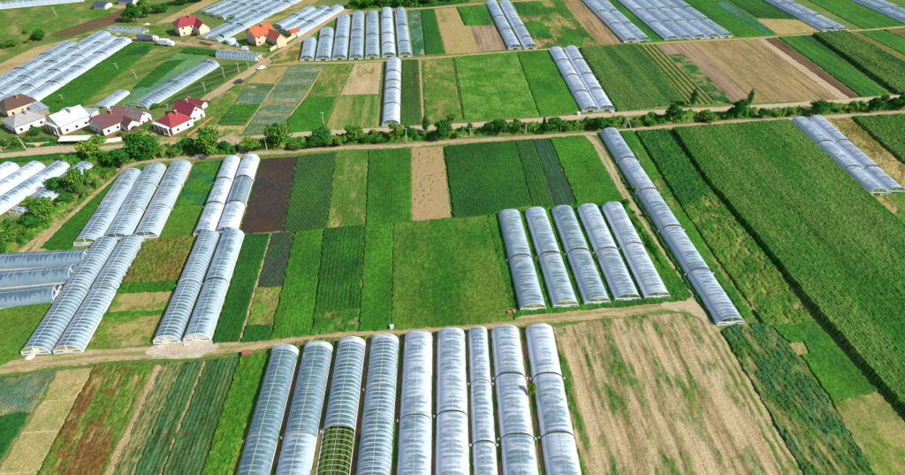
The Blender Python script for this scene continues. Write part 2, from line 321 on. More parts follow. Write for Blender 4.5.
# ---- right hand side
field('grass', [(619, 132), (633, 131), (661, 180), (716, 260), (752, 309), (744, 320), (672, 215)], 'grass strip along the long white tunnel', v1='bright', v2='green', s1='dry', cover=0.93, h=0.4, ps=(3, 16), **crop)
field('dry_field', [(667, 199), (671, 198), (716, 263), (737, 300), (730, 300), (703, 258)], 'dry bare strip in the grass beside the long tunnel', cover=0.3, v1='olive', v2='bright', s1='dry', s2='tan', h=0.15, ps=(3, 5))
field('weeds', [(635, 132), (665, 130), (712, 192), (682, 208)], 'dark green tall weeds left of the maize', v1='deep', v2='bright', h=1.0, rough=0.8, ps=(3, 7), hue=1.0, **crop)
field('weeds', [(682, 208), (712, 192), (770, 262), (812, 320), (790, 326), (764, 325), (716, 258)], 'mottled green and rusty weeds left of the maize', v1='green', v2='olive', h=0.8, rough=0.8, ps=(1.6, 3), hue=0.9, s1='dry', s2='olive', cover=0.93, **crop)
field('maize_crop', [(672, 131), (787, 123), (868, 198), (905, 231), (1030, 350), (1030, 560), (905, 414), (811, 307), (757, 240), (705, 180)], 'wide tall maize field filling the right of the view', v1='maize', v2='green', h=1.7, rough=0.34, row=1.0, rowamt=0.06, ps=(4, 26), hue=1.0, streak=1.0, **crop)
field('bush_bean_crop', [(722, 331), (745, 323), (771, 327), (802, 362), (874, 475), (905, 524), (833, 524), (805, 475)], 'bushy blue green crop with bare gaps beside the rutted track', v1='green', v2='tealg', s1='dry', s2='loamg_shade', cover=0.92, soft=0.4, h=0.8, rough=0.95, row=1.4, rowamt=0.22, ps=(2.0, 4), ang=-9, hue=0.8, **crop)
field('grass', [(771, 326), (814, 321), (877, 391), (833, 402), (798, 350)], 'soft deep green grass right of the bushy crop', holes=[[(788, 344), (803, 342), (808, 353), (795, 355)]], v1='bright', v2='deep', h=0.35, ps=(5, 9), rough=0.7, **crop)
field('bare_patch', [(788, 344), (803, 342), (808, 353), (795, 355)], 'small bare tan patch in the deep green grass', cover=0.1, s1='dry', s2='tan', v1='olive', v2='bright', edge=0.5)
field('dry_field', [(833, 403), (877, 391), (905, 424), (1000, 540), (910, 530), (874, 475)], 'dry greenish stubble in the corner beside the maize', cover=0.7, soft=0.5, v1='olive', v2='yellowg', s1='dry', s2='tan', h=0.25, ps=(3, 5))
field('straw_heaps', [(823, 120), (850, 119), (905, 166), (905, 187), (903, 191)], 'golden strip of lumpy dry hay beside the tunnel pair', v1='dry', v2='orange', h=0.7, rough=0.9, ps=(2, 3), hue=1.6, ang=-2, **crop)
field('maize_crop', [(851, 119), (1000, 112), (1000, 200), (905, 166)], 'green maize wedge right of the golden hay strip', v1='maize', v2='bright', h=1.6, row=1.0, rowamt=0.25, ps=(3, 18), **crop)
field('dry_field', [(870, 199), (903, 191), (960, 190), (1000, 290), (905, 230)], 'weedy ground below the tunnel pair at the edge', cover=0.7, v1='olive', v2='green', s1='dry', s2='tan', h=0.4, ps=(4, 4))
# ---- upper band
field('cabbage_crop', [(249, 84), (275, 85), (261, 104.5), (234, 104.5)], 'small blue green cabbage plot beside the asphalt lane', v1='teal', v2='tealg', s1='dry', cover=0.9, h=0.3, ps=(5, 3), row=1.0, rowamt=0.3, **crop)
field('leaf_crop', [(233.5, 105), (260.5, 105), (253, 113.5), (226.5, 113)], 'small bright green plot under the cabbages', v1='bright', v2='green', h=0.3, **crop)
field('leaf_crop', [(226.5, 113.5), (253, 114), (244, 125.5), (216, 125)], 'small dark green plot with pale rows by the road', v1='deep', v2='green', h=0.4, crossrow=4.0, rowamt=0.3, s1='dry', **crop)
field('cabbage_crop', [(289.5, 67), (324, 65.5), (303, 94), (286, 119), (270, 131), (242, 134)], 'long blue green cabbage field behind the roadside trees', v1='teal', v2='tealg', s1='dry', s2='tan', cover=0.9, soft=0.4, h=0.3, ps=(8, 3), row=1.0, rowamt=0.3, **crop)
field('dry_field', [(261, 68), (288.5, 67), (275, 84), (247, 83)], 'dry tan plot above the small cabbage plot', cover=0.15, v1='olive', v2='yellowg', s1='dry', s2='tan', h=0.15)
field('leaf_crop', [(324.5, 65), (353, 63.5), (338.5, 95), (309, 97)], 'green plot flecked with dry streaks', v1='bright', v2='olive', s1='dry', cover=0.72, soft=0.4, h=0.3, ps=(3, 8), **crop)
field('leaf_crop', [(308, 97.5), (336.5, 97), (321, 131), (287, 133), (288, 119)], 'smooth bright green plot above the roadside trees', v1='bright', v2='green', h=0.3, **crop)
field('bare_field', [(355, 63.5), (381.5, 62.5), (378, 94), (340, 95)], 'pale tan bare plot left of the lone long tunnel', cover=0.04, s1='pale_tan', s2='tan', v1='olive', v2='olive', streak=0.6)
field('leaf_crop', [(340, 96), (380, 95), (378, 128), (322.5, 131)], 'thin green plot with tan streaks left of the lone tunnel', v1='green', v2='pale', s1='dry', s2='tan', cover=0.8, soft=0.5, h=0.25, ps=(1.5, 14), **crop)
field('leaf_crop', [(402, 60.5), (418, 60), (420.5, 124.5), (400.5, 126)], 'dark green strip right of the lone long tunnel', v1='deep', v2='green', s1='darkb', s2='brown', cover=0.95, h=0.5, ps=(6, 12), row=1.0, rowamt=0.3, **crop)
field('meadow', [(423, 60), (451.5, 57.7), (462, 118.5), (425, 124)], 'thin yellowish green plot behind a narrow tan path', v1='olive', v2='bright', s1='dry', cover=0.85, soft=0.4, h=0.3, ps=(3, 5), **crop)
field('meadow', [(454, 57.3), (516, 52.3), (539, 115.5), (464, 120)], 'pale flowering meadow in the middle distance', v1='bright', v2='pale', h=0.4, ps=(3, 3), hue=1.2, rough=0.7, **crop)
field('grass', [(516.5, 52.3), (549, 50.5), (580, 111), (539.5, 115.5)], 'deeper green plot left of the white tunnel pair', v1='bright', v2='green', h=0.35, ps=(5, 9), **crop)
field('maize_crop', [(579, 49), (637.5, 45), (687, 104), (660, 106.5), (616, 112)], 'dark maize like crop right of the white tunnel pair', v1='maize', v2='deep', h=1.0, row=1.4, rowamt=0.14, rough=0.4, ps=(2, 22), streak=1.0, **crop)
field('striped_crop', [(638.5, 45.2), (657, 44.6), (716.5, 104.5), (688, 104.5)], 'golden and green striped rows beside the bare fields', v1='yellowg', v2='dry', s1='deep', s2='green', row=2.6, rowamt=0.95, h=0.7, streak=0.2, **crop)
field('leaf_crop', [(666, 55.3), (683.5, 54.2), (734, 102), (717.5, 104.5)], 'green rectangle cut into the bare pinkish field', v1='green', v2='deep', s1='dry', s2='pink', cover=0.88, soft=0.4, h=0.3, ps=(4, 5), **crop)
field('bare_field', [(657.5, 44.6), (690, 43), (755, 102.7), (734.5, 102), (684, 54), (666, 55)], 'pinkish bare soil round the green rectangle', cover=0.0, s1='pink', s2='brown', streak=0.4, h=0.1)
field('bare_field', [(690.3, 43), (742, 40.3), (822, 100), (755.5, 102.7)], 'broad tan stubble field with faint furrows', cover=0.2, soft=0.5, v1='dry', v2='orange', s1='tan', s2='brown', h=0.1, streak=0.4, ps=(5, 20))
field('bare_field', [(743.5, 40.2), (756.5, 39.3), (838, 99), (823, 100)], 'brown ploughed strip left of the pale strip', cover=0.0, s1='brown', s2='tan', streak=0.6, h=0.1)
field('bare_field', [(756.8, 39.3), (764, 38.8), (850, 98.5), (838.3, 99)], 'pale sandy strip between two brown ploughed strips', cover=0.0, s1='pale_tan', s2='pink', streak=0.5, h=0.1)
field('bare_field', [(764.3, 38.8), (776.5, 37.8), (861, 97.5), (850.3, 98.5)], 'brown ploughed strip right of the pale strip', cover=0.0, s1='brown', s2='darkb', streak=0.5, h=0.1)
field('leaf_crop', [(778, 37.6), (809, 35.5), (889, 95), (862, 97.5)], 'bright green strip right of the ploughed strips', v1='bright', v2='deep', h=0.6, rough=0.7, row=4.5, rowamt=0.4, s1='deep', s2='green', ps=(3, 20), **crop)
field('maize_crop', [(811.5, 35.5), (845, 33), (905, 66), (1000, 115), (905, 96), (896, 94.5)], 'tall maize wedge at the right beyond the road', v1='maize', v2='deep', h=2.0, row=1.0, rowamt=0.25, ps=(3, 14), **crop)
field('weeds', [(846, 32.5), (856, 32), (1000, 104), (1000, 112), (905, 64)], 'rusty weed strip beside the far maize', v1='olive', v2='orange', h=0.5, hue=1.2, **crop)
field('leaf_crop', [(857, 32), (882, 30.3), (1000, 82), (1000, 103)], 'bright green strip at the far right edge', v1='bright', v2='green', h=0.4, **crop)
field('weeds', [(883, 30), (1000, 22), (1000, 81)], 'dull green and brown plot in the far right corner', v1='olive', v2='deep', s1='orange', s2='brown', cover=0.7, h=0.4, **crop)
# ---- top band
field('cabbage_crop', [(408, 11), (420, 10.5), (424.5, 55.5), (413.5, 56.3)], 'blue green strip beside the row of seven tunnels', v1='teal', v2='tealg', s1='dry', cover=0.92, h=0.3, ps=(4, 8), **crop)
field('leaf_crop', [(420.5, 10.4), (434, 9.3), (444.5, 53), (425, 55.5)], 'dark green strip beside the blue green strip', v1='deep', v2='green', h=0.4, **crop)
field('bare_field', [(434.5, 9.3), (456, 7.7), (464, 26), (470, 26), (478, 52.5), (446, 54.5)], 'tan stubble plot left of the dark green block', cover=0.12, v1='olive', v2='dry', s1='tan', s2='dry', h=0.1)
field('bare_field', [(470.3, 26), (493.5, 25.5), (508, 49.5), (478.3, 52.3)], 'pinkish bare plot below the dark green block', cover=0.0, s1='pink', s2='brown', h=0.1, streak=0.6)
field('leaf_crop', [(456.7, 7.6), (486, 5.2), (493, 25.2), (465, 25.8)], 'dark green block left of the distant tunnel pair', v1='deep', v2='bright', h=0.5, **crop)
field('dry_field', [(513, 2.5), (561, 0), (597, 45.5), (538, 48.8)], 'patchy green and tan plot right of the distant tunnel pair', cover=0.78, soft=0.2, v1='bright', v2='deep', s1='dry', s2='orange', h=0.35, ps=(7, 14))
field('bare_field', [(555, -8), (574, -10), (622, 43.5), (597.5, 45.4)], 'tan bare strip left of the distant white tunnels', cover=0.02, s1='tan', s2='brown', v1='olive', v2='olive', streak=0.6)
field('grass', [(600, -14), (700, -22), (740, 36), (640, 44)], 'green ground between the seven distant tunnels', v1='bright', v2='deep', h=0.3, **crop)
field('leaf_crop', [(686, -4), (720, -5), (777, 34.5), (736, 37)], 'bright green field right of the distant tunnels', v1='bright', v2='green', h=0.35, ps=(8, 20), **crop)
field('cabbage_crop', [(714, 3.5), (726, 2), (776, 34), (765, 35.3)], 'thin blue green strip in the far bright field', v1='teal', v2='tealg', h=0.45, **crop)
field('leaf_crop', [(722, -3), (772, -6), (802, 19.5), (757, 18)], 'dark green far plot above the dry patch', v1='deep', v2='green', h=0.4, row=6, rowamt=0.3, **crop)
field('dry_field', [(755, 18.7), (801, 20.5), (826, 31.5), (778, 35)], 'dry tan patch beside the distant tunnel pair', cover=0.15, v1='olive', v2='dry', s1='dry', s2='tan', h=0.15)
field('leaf_crop', [(795, -6), (850, -8), (905, 26), (864, 30)], 'smooth green field between the last tunnel pairs', v1='bright', v2='green', h=0.35, row=7, rowamt=0.2, **crop)
# ---- top left
field('meadow', [(-40, 16), (85, 2), (122, 10), (50, 35), (20, 50), (-40, 72)], 'rough green meadow in the far left corner', v1='olive', v2='bright', s1='dry', cover=0.85, soft=0.4, h=0.3, ps=(9, 6), ang=60, **crop)
field('bare_field', [(48, 35), (75, 25), (118, 10), (129, 8.5), (123, 22), (95, 29), (66, 39)], 'dark brown ploughed strip across the far meadow', cover=0.12, v1='olive', v2='orange', s1='brown', s2='darkb', h=0.3, ang=62, edge=1.0)
field('bare_field', [(-40, 84), (0, 64), (35, 47.5), (84, 36), (70, 44), (0, 77.5), (-40, 97)], 'tan bare strip above the joined tunnels', cover=0.02, s1='straw', s2='tan', v1='olive', v2='olive', ang=56)
field('leaf_crop', [(131, 43), (158, 44), (72, 112), (22, 113), (38, 103)], 'bright green plot along the joined tunnels', v1='green', v2='bright', h=0.35, ps=(10, 10), ang=42, **crop)
field('leaf_crop', [(158.5, 44), (186, 48), (112, 106), (75, 112)], 'lighter green strips between the far greenhouses', v1='bright', v2='olive', s1='dry', cover=0.93, h=0.3, row=9, rowamt=0.4, ang=42, **crop)
field('leaf_crop', [(135, 48), (152, 46.5), (146, 56), (122, 57)], 'dark green patch in the bright far plot', v1='deep', v2='green', h=0.5, ang=42, **crop)
field('leaf_crop', [(165, 62), (187, 60), (150, 88), (132, 89)], 'darker green strip left of the netted strip', v1='deep', v2='green', h=0.45, ang=42, **crop)
field('cabbage_crop', [(176, 54), (209, 56), (136, 106), (119, 105)], 'grey green cabbage strip beside the angled tunnel', v1='teal', v2='pale', s1='dry', h=0.3, ang=42, **crop)
field('leaf_crop', [(186, 48), (219, 52), (214, 57), (180, 53)], 'dark green hedge like strip behind the short tunnel', v1='deep', v2='green', h=0.8, ang=80, **crop)
field('leaf_crop', [(223, 66), (247, 64), (190, 107), (158, 108)], 'deep green plot between the angled tunnel and asphalt lane', v1='deep', v2='green', s1='dry', h=0.35, row=5.5, rowamt=0.35, ang=42, **crop)
field('bare_field', [(155, 23.5), (205, -1), (226, -3), (173, 22.5)], 'tan strip behind the red roofed house', cover=0.05, s1='straw', s2='tan', v1='olive', v2='olive', ang=50)
field('dry_field', [(250, 25), (306, -2), (326, -3), (273, 24)], 'dry golden strip between far blocks of greenhouses', cover=0.3, v1='olive', v2='orange', s1='dry', s2='tan', ang=50)
# ---- bottom left
field('cabbage_crop', [(-30, 381), (55, 372), (31, 412), (-30, 418)], 'blue green cabbage plot at the left below the track', v1='teal', v2='tealg', s1='dry', cover=0.93, soft=0.4, h=0.35, ps=(3, 2), row=0.7, rowamt=0.4, rough=0.8, **crop)
field('leaf_crop', [(-30, 418.5), (30.5, 412.5), (0, 459), (-30, 500)], 'deep green plot under the cabbages at the left edge', v1='deep', v2='green', h=0.35, **crop)
_q = [((57, 371), (94, 367)), ((43, 402), (76, 399)), ((22, 433), (59, 431)), ((-2, 474), (37, 472)), ((-27, 520), (10, 518))]
for _i, _t in enumerate(('uppermost straw coloured plot of the fallow strip', 'second straw coloured plot of the fallow strip', 'third straw coloured plot of the fallow strip', 'lowest straw coloured plot at the frame edge')):
    (a0, a1), (b0, b1) = _q[_i], _q[_i + 1]
    field('dry_field', [a0, a1, (b1[0] + 0.6, b1[1] - 1.4), (b0[0] + 0.6, b0[1] - 1.4)], _t, cover=0.35, soft=0.6, v1='yellowg', v2='straw', s1='straw', s2='dry', h=0.12, ps=(3, 3))
field('weeds', [(96, 366), (155, 364.5), (103, 474), (85, 520), (16, 520), (40, 474)], 'rusty and green weedy fallow strip', v1='olive', v2='rust', s1='dry', s2='brown', cover=0.92, h=0.5, rough=0.8, ps=(1.3, 7), hue=1.4, **crop)
field('vegetable_rows', [(162.5, 364), (183, 362.5), (132, 475), (112, 520), (92, 520), (112.5, 475)], 'first vegetable strip with wide bare gaps', v1='deep', v2='tealg', s1='dry', s2='tan', cover=0.86, soft=0.4, row=0.95, rowamt=0.45, h=0.4, rough=0.8, ps=(1.0, 1.6), ang=-2, **crop)
field('vegetable_rows', [(184.5, 362.3), (203, 361), (158, 475), (140, 520), (115, 520), (134, 475)], 'second vegetable strip of dense blue green rows', v1='deep', v2='tealg', s1='loamg_shade', s2='dry', row=0.95, rowamt=0.4, h=0.45, rough=0.8, cover=0.95, ps=(1.5, 3), ang=-2, **crop)
field('vegetable_rows', [(207, 360.7), (239, 357.5), (201, 475), (187, 520), (146, 520), (163, 475)], 'third vegetable strip beside the yellow grass strip', v1='deep', v2='tealg', s1='loamg_shade', s2='dry', row=0.95, rowamt=0.4, h=0.45, rough=0.8, cover=0.97, ps=(1.5, 3), ang=-2, **crop)
field('grass', [(241, 357), (271, 354), (237, 475), (226, 520), (189, 520), (203, 475)], 'yellow green grass strip left of the clear tunnels', v1='bright', v2='yellowg', h=0.6, rough=0.7, ps=(2, 12), hue=1.3, ang=-2, **crop)
field('soil', [(272, 349), (300, 340), (553, 328), (582, 475), (592, 525), (224, 525), (237, 475)], 'dark trodden soil between the nine front tunnels', cover=0.3, v1='green', v2='olive', s1='brown', s2='tan', h=0.3, ps=(1, 4), ang=-1)
field('fallow_field', [(554, 328), (600, 320), (682, 313), (700, 321), (783, 475), (808, 525), (593, 525), (583, 475)], 'big dry fallow field with green weed patches', cover=0.2, soft=0.3, v1='olive', v2='green', s1='pale_tan', s2='fallow', h=0.35, rough=0.9, ps=(2.2, 9), streak=0.7, hue=1.0)

# ---- lanes
road('road', [(-60, 160), (0, 156), (60, 150.5), (104, 148.5), (150, 145), (200, 143), (245, 139), (320, 133), (385, 130), (450, 126.5), (530, 121), (600, 115.5), (680, 111), (753, 107.5), (820, 103), (905, 97), (1000, 90)], 4.6, 'pale gravel road behind the row of trees', 'road', c1='road', c2='pale_tan', verge_amt=0.35)
road('track', [(95, 186), (125, 167), (160, 160), (200, 157), (250, 153.5), (300, 151), (350, 147.5), (400, 146), (450, 142), (520, 138), (560, 135.5), (600, 133), (680, 126), (753, 121), (830, 117), (905, 112), (1000, 107)], 3.2, 'earth track in front of the row of trees', 'track', c1='road', c2='tan', verge_amt=0.6)
road('track', [(122, 169), (90, 195), (60, 221), (30, 241), (5, 261), (-30, 287)], 4.6, 'rutted track running past the left tunnels', 'track', c1='pale_tan', c2='tan', tracks=0.9)
road('track', [(36, 252), (52, 231), (62, 222)], 5.0, 'bare earth spur beside the rutted left track', 'track', c1='tan', c2='pale_tan')
road('track', [(578, 135.5), (590, 138), (598, 148), (612, 172), (630, 205), (648, 235), (668, 265), (686, 292), (694, 305)], 3.4, 'curving dirt track beside the long white tunnel', 'track', c1='road', c2='tan', tracks=0.35)
road('track', [(-60, 376), (0, 368), (60, 360), (120, 354), (180, 351), (240, 346), (290, 338), (340, 332), (400, 329), (460, 325), (560, 316.5), (620, 310), (680, 303), (694, 305)], 4.6, 'main dirt track across the middle of the fields', 'track', c1='pale_tan', c2='tan', tracks=0.5)
road('yard', [(146, 351.5), (180, 349), (219, 346.5)], 6.0, 'pale gravel yard in front of the clear tunnel pair', 'yard', c1='gravel', c2='road', z=0.12, verge_amt=0.3)
road('track', [(690, 303), (702, 314), (722, 345), (745, 385), (770, 430), (798, 475), (826, 520)], 3.6, 'two wheel ruts beside the fallow field', 'track', c1='pale_tan', c2='tan', tracks=1.0)
road('asphalt_lane', [(150, 135), (172, 120), (193, 108), (230, 84), (265, 62), (300, 40), (325, 22), (347, 10), (362, 2)], 5.5, 'grey asphalt lane climbing past the far houses', 'road', c1='pink', c2='pale_tan', verge='dry', verge_amt=0.4, wob=0.1)
road('track', [(262, 66), (300, 63.5), (350, 62.5), (420, 58.8), (500, 52.8), (610, 46), (700, 41), (753, 38.5), (830, 33), (905, 27), (1000, 20)], 2.8, 'narrow field track in front of the seven tunnels', 'track', c1='straw', c2='tan', verge_amt=0.7)
road('road', [(268, 64), (245, 52), (215, 46.5), (180, 43), (150, 40), (132, 38)], 5.0, 'grey village road past the red roofed houses', 'road', c1='pink', c2='road', verge='dry')
road('track', [(340, 14), (380, 11), (430, 8), (500, 2.5), (560, -1)], 3.2, 'far field track behind the seven tunnels', 'track', c1='straw', c2='tan')
road('path', [(213, 130), (225, 118), (238, 107), (247, 100)], 2.6, 'sandy path beside the brick edged drive', 'path', c1='straw', c2='tan')
road('road', [(226, 136), (236, 142), (238, 152), (232, 158)], 6.0, 'short gravel link between road and track', 'road', c1='road', c2='pink', z=0.1)
road('pavement', [(27, 150), (50, 148), (79, 147)], 3.0, 'pinkish paved strip before the village houses', 'pavement', c1='pink', c2='road', verge_amt=0.1, z=0.13)
road('footpath', [(159, 365), (135, 420), (110, 470), (88, 520)], 2.3, 'bare earth path beside the vegetable strips', 'path', c1='pale_tan', c2='tan')
for _k, _lb in ((1, 'upper pale line across the straw coloured strip'), (2, 'middle pale line across the straw coloured strip'), (3, 'lower pale line across the straw coloured strip')):
    road('footpath', [_q[_k][0], ((_q[_k][0][0] + _q[_k][1][0]) / 2, (_q[_k][0][1] + _q[_k][1][1]) / 2), _q[_k][1]], 0.7, _lb, 'path', c1='pale_tan', c2='straw', step=0.3, z=0.2)
road('yard', [(660, 305), (682, 304), (696, 309), (706, 320)], 6.0, 'pale bare junction of the dirt tracks', 'yard', c1='pale_tan', c2='road', z=0.13, verge_amt=0.4)
road('footpath', [(205, 361), (182, 418), (160, 474), (142, 520)], 0.8, 'thin earth path between the vegetable strips', 'path', c1='tan', c2='dry', step=0.4)
road('footpath', [(271, 234), (256, 285), (239, 343)], 0.9, 'thin pale path between the green strips', 'path', c1='straw', c2='tan', step=0.4)
road('footpath', [(364.8, 226), (361.5, 285), (358.4, 331)], 0.5, 'faint pale line between two green strips', 'path', c1='straw', c2='olive', step=0.4)
road('footpath', [(548, 172), (554, 190), (559, 206)], 0.7, 'pale path inside the flowering plot', 'path', c1='pink', c2='tan', step=0.4)
road('footpath', [(419.5, 60), (421, 90), (423, 125)], 1.0, 'narrow tan path right of the dark green strip', 'path', c1='straw', c2='tan', step=0.5)
road('footpath', [(452, 58), (458, 90), (463, 119)], 0.7, 'thin dark ditch line between two meadows', 'path', c1='deep', c2='darkb', step=0.5)
road('footpath', [(290, 67), (275, 86), (258, 110), (240, 134)], 1.0, 'pale path along the long cabbage field', 'path', c1='straw', c2='tan', step=0.5)
road('footpath', [(325, 65), (306, 95), (288, 118)], 0.9, 'pale path right of the long cabbage field', 'path', c1='straw', c2='tan', step=0.5)

# ------------------------------------------------------------------ tunnels
def film_material():
    """thin polythene: part clear, part white film, hazier down the sides; condensation and whitewash vary along the tunnel"""
    m = bpy.data.materials.new('polythene_film'); m.use_nodes = True; t = m.node_tree; L = t.links
    for n in list(t.nodes): t.nodes.remove(n)
    N = t.nodes.new
    out = N('ShaderNodeOutputMaterial')
    at = N('ShaderNodeAttribute'); at.attribute_type = 'OBJECT'; at.attribute_name = 'whiteness'
    uv = N('ShaderNodeUVMap'); sp = N('ShaderNodeSeparateXYZ'); L.new(uv.outputs[0], sp.inputs[0])
    def M(op, a, b=None, c=None, clamp=False):
        n = N('ShaderNodeMath'); n.operation = op; n.use_clamp = clamp
        for i, x in enumerate((a, b, c)):
            if x is None: continue
            if isinstance(x, (int, float)): n.inputs[i].default_value = x
            else: L.new(x, n.inputs[i])
        return n.outputs[0]
    side = M('ABSOLUTE', M('MULTIPLY_ADD', sp.outputs[0], 2.0, -1.0))
    g = N('ShaderNodeNewGeometry'); oi = N('ShaderNodeObjectInfo')
    # streaks that run over the arch: coordinates along the film, shifted for each sheet
    cb = N('ShaderNodeCombineXYZ'); L.new(M('MULTIPLY', sp.outputs[0], 1.5), cb.inputs[0]); L.new(M('MULTIPLY_ADD', oi.outputs['Random'], 500.0, M('MULTIPLY', sp.outputs[1], 0.62)), cb.inputs[1])
    n1 = N('ShaderNodeTexNoise'); n1.inputs['Scale'].default_value = 0.16; n1.inputs['Detail'].default_value = 4; L.new(g.outputs['Position'], n1.inputs['Vector'])
    n2 = N('ShaderNodeTexNoise'); n2.inputs['Scale'].default_value = 1.1; n2.inputs['Detail'].default_value = 7; n2.inputs['Roughness'].default_value = 0.68; n2.inputs['Distortion'].default_value = 1.3; L.new(cb.outputs[0], n2.inputs['Vector'])
    bay = M('COSINE', M('MULTIPLY', sp.outputs[1], 2 * math.pi / 1.2))
    wob = M('MULTIPLY_ADD', n1.outputs[0], 2.2, -1.1)
    wob2 = M('MULTIPLY_ADD', n2.outputs[0], 2.4, -1.2)
    pv = M('SUBTRACT', M('ADD', M('ADD', wob2, M('MULTIPLY', wob, 0.5)), M('MULTIPLY_ADD', bay, -0.10, 0.30)), M('MULTIPLY', M('POWER', side, 1.6), 1.1))
    ms = N('ShaderNodeMapRange'); ms.interpolation_type = 'SMOOTHSTEP'; ms.inputs[1].default_value = -0.05; ms.inputs[2].default_value = 0.5; L.new(pv, ms.inputs[0])
    op = M('SUBTRACT', M('ADD', M('ADD', at.outputs['Fac'], 0.07), M('MULTIPLY', M('ADD', wob, wob2), 0.10)), M('MULTIPLY', ms.outputs[0], 0.42))
    op = M('ADD', op, M('MULTIPLY', M('POWER', side, 3.0), 0.10))
    mr = N('ShaderNodeClamp'); mr.inputs['Min'].default_value = 0.24; mr.inputs['Max'].default_value = 0.96; L.new(op, mr.inputs[0]); op = mr.outputs[0]
    df = N('ShaderNodeBsdfDiffuse'); tl = N('ShaderNodeBsdfTranslucent')
    cr = N('ShaderNodeValToRGB'); e = cr.color_ramp.elements; e[0].position = 0.25; e[0].color = (0.38, 0.68, 0.86, 1); e[1].position = 0.85; e[1].color = (0.84, 0.91, 0.99, 1)
    L.new(op, cr.inputs[0]); L.new(cr.outputs[0], df.inputs[0]); L.new(cr.outputs[0], tl.inputs[0])
    mx = N('ShaderNodeMixShader'); mx.inputs[0].default_value = 0.2; L.new(df.outputs[0], mx.inputs[1]); L.new(tl.outputs[0], mx.inputs[2])
    tr = N('ShaderNodeBsdfTransparent'); tr.inputs[0].default_value = (0.78, 0.90, 0.93, 1)
    m2 = N('ShaderNodeMixShader'); L.new(op, m2.inputs[0]); L.new(tr.outputs[0], m2.inputs[1]); L.new(mx.outputs[0], m2.inputs[2])
    gl = N('ShaderNodeBsdfGlossy'); gl.inputs['Roughness'].default_value = 0.2; gl.inputs[0].default_value = (0.9, 0.95, 1, 1)
    bp = N('ShaderNodeBump'); bp.inputs['Strength'].default_value = 0.35; bp.inputs['Distance'].default_value = 0.08; L.new(n2.outputs[0], bp.inputs['Height'])
    L.new(bp.outputs[0], gl.inputs['Normal']); L.new(bp.outputs[0], df.inputs['Normal'])
    lw = N('ShaderNodeFresnel'); lw.inputs[0].default_value = 1.5
    m3 = N('ShaderNodeMixShader'); L.new(M('MULTIPLY_ADD', lw.outputs[0], 1.2, 0.06), m3.inputs[0]); L.new(m2.outputs[0], m3.inputs[1]); L.new(gl.outputs[0], m3.inputs[2])
    L.new(m3.outputs[0], out.inputs[0])
    return m
FILM = film_material()
M_HOOP = plain('galvanised_hoop', (0.68, 0.71, 0.72), 0.5, 0.12)
M_HOOPW = plain('weathered_hoop', (0.62, 0.55, 0.44), 0.7, 0.2)
M_BOARD = plain('pale_board', (0.72, 0.72, 0.70), 0.7, 0.15)
M_WOOD = plain('vent_board', (0.10, 0.065, 0.035), 0.8, 0.25)
M_VENT = plain('pale_vent_flap', (0.42, 0.46, 0.46), 0.6, 0.2)
M_DARK = plain('black_hose', (0.02, 0.02, 0.022), 0.5, 0.1)
NA = 18
def arch(t, w, h, e=2.25):
    c, s = math.cos(t), math.sin(t)
    return (math.copysign(abs(c) ** (2 / e), c) * w / 2, abs(s) ** (2 / e) * h)
def hoop_mesh():
    v = []; f = []
    n = 16
    for i in range(n + 1):
        t = math.pi * i / n
        for r, y in ((0.99, -0.028), (1.010, -0.028), (1.010, 0.028), (0.99, 0.028)):
            x, z = arch(t, 2 * r, r); v.append((-x, y, z))
    for i in range(n):
        for k in range(4):
            a = i * 4 + k; b = i * 4 + (k + 1) % 4; f.append((a, b, b + 4, a + 4))
    return mesh('hoop', v, f, M_HOOP)
HOOP = hoop_mesh(); HOOP2 = HOOP.copy(); HOOP2.materials[0] = M_HOOPW
def cover_mesh(w, y0, y1, h0, h1, bay, rs):
    n = max(1, int(round((y1 - y0) / bay))); rows = 2 * n + 1; v = []; uv = []; f = []
    for j in range(rows):
        k = j / (rows - 1); y = y0 + (y1 - y0) * k; h = h0 + (h1 - h0) * k; sag = 0.993 if j % 2 else 1.0
        for i in range(NA + 1):
            t = math.pi * i / NA; x, z = arch(t, w * (0.992 + 0.008 * sag), h * sag)
            j_ = 0.03 if j % 2 else 0.01
            v.append((-x + rs.uniform(-j_, j_), y, z + (rs.uniform(-j_, j_) if 0 < i < NA else 0))); uv.append((i / NA, y))
    for j in range(rows - 1):
        for i in range(NA):
            a = j * (NA + 1) + i; f.append((a, a + 1, a + NA + 2, a + NA + 1))
    me = mesh('cover', v, f, FILM, True); ul = me.uv_layers.new(name='UVMap')
    for lp in me.loops: ul.data[lp.index].uv = uv[lp.vertex_index]
    return me
def end_mesh(w, h, y, z0=0.0):
    """flat end film filling the arch above height z0"""
    v = []; uv = []
    for i in range(NA + 1):
        x, z = arch(math.pi * i / NA, w * 0.99, h * 0.99); v.append((-x, y, max(z, z0))); uv.append((i / NA, 0.7))
    f = [tuple(range(NA + 1))]
    me = mesh('end_film', v, f, FILM); ul = me.uv_layers.new(name='UVMap')
    for lp in me.loops: ul.data[lp.index].uv = uv[lp.vertex_index]
    return me
def crescent(w, hlo, hhi, y, d=0.12, mat=None):
    v = []; f = []; n = NA
    for i in range(n + 1):
        t = math.pi * (0.16 + 0.68 * i / n)
        for hh in (hlo, hhi):
            x, z = arch(t, w * 0.995, hh)
            v.append((-x, y, z - 0.02)); v.append((-x, y + d, z - 0.02))
    for i in range(n):
        a = i * 4
        f += [(a, a + 4, a + 6, a + 2), (a + 1, a + 3, a + 7, a + 5), (a + 2, a + 6, a + 7, a + 3), (a, a + 1, a + 5, a + 4)]
    f += [(0, 2, 3, 1), (n * 4, n * 4 + 1, n * 4 + 3, n * 4 + 2)]
    return mesh('vent_arch', v, f, mat or M_WOOD)
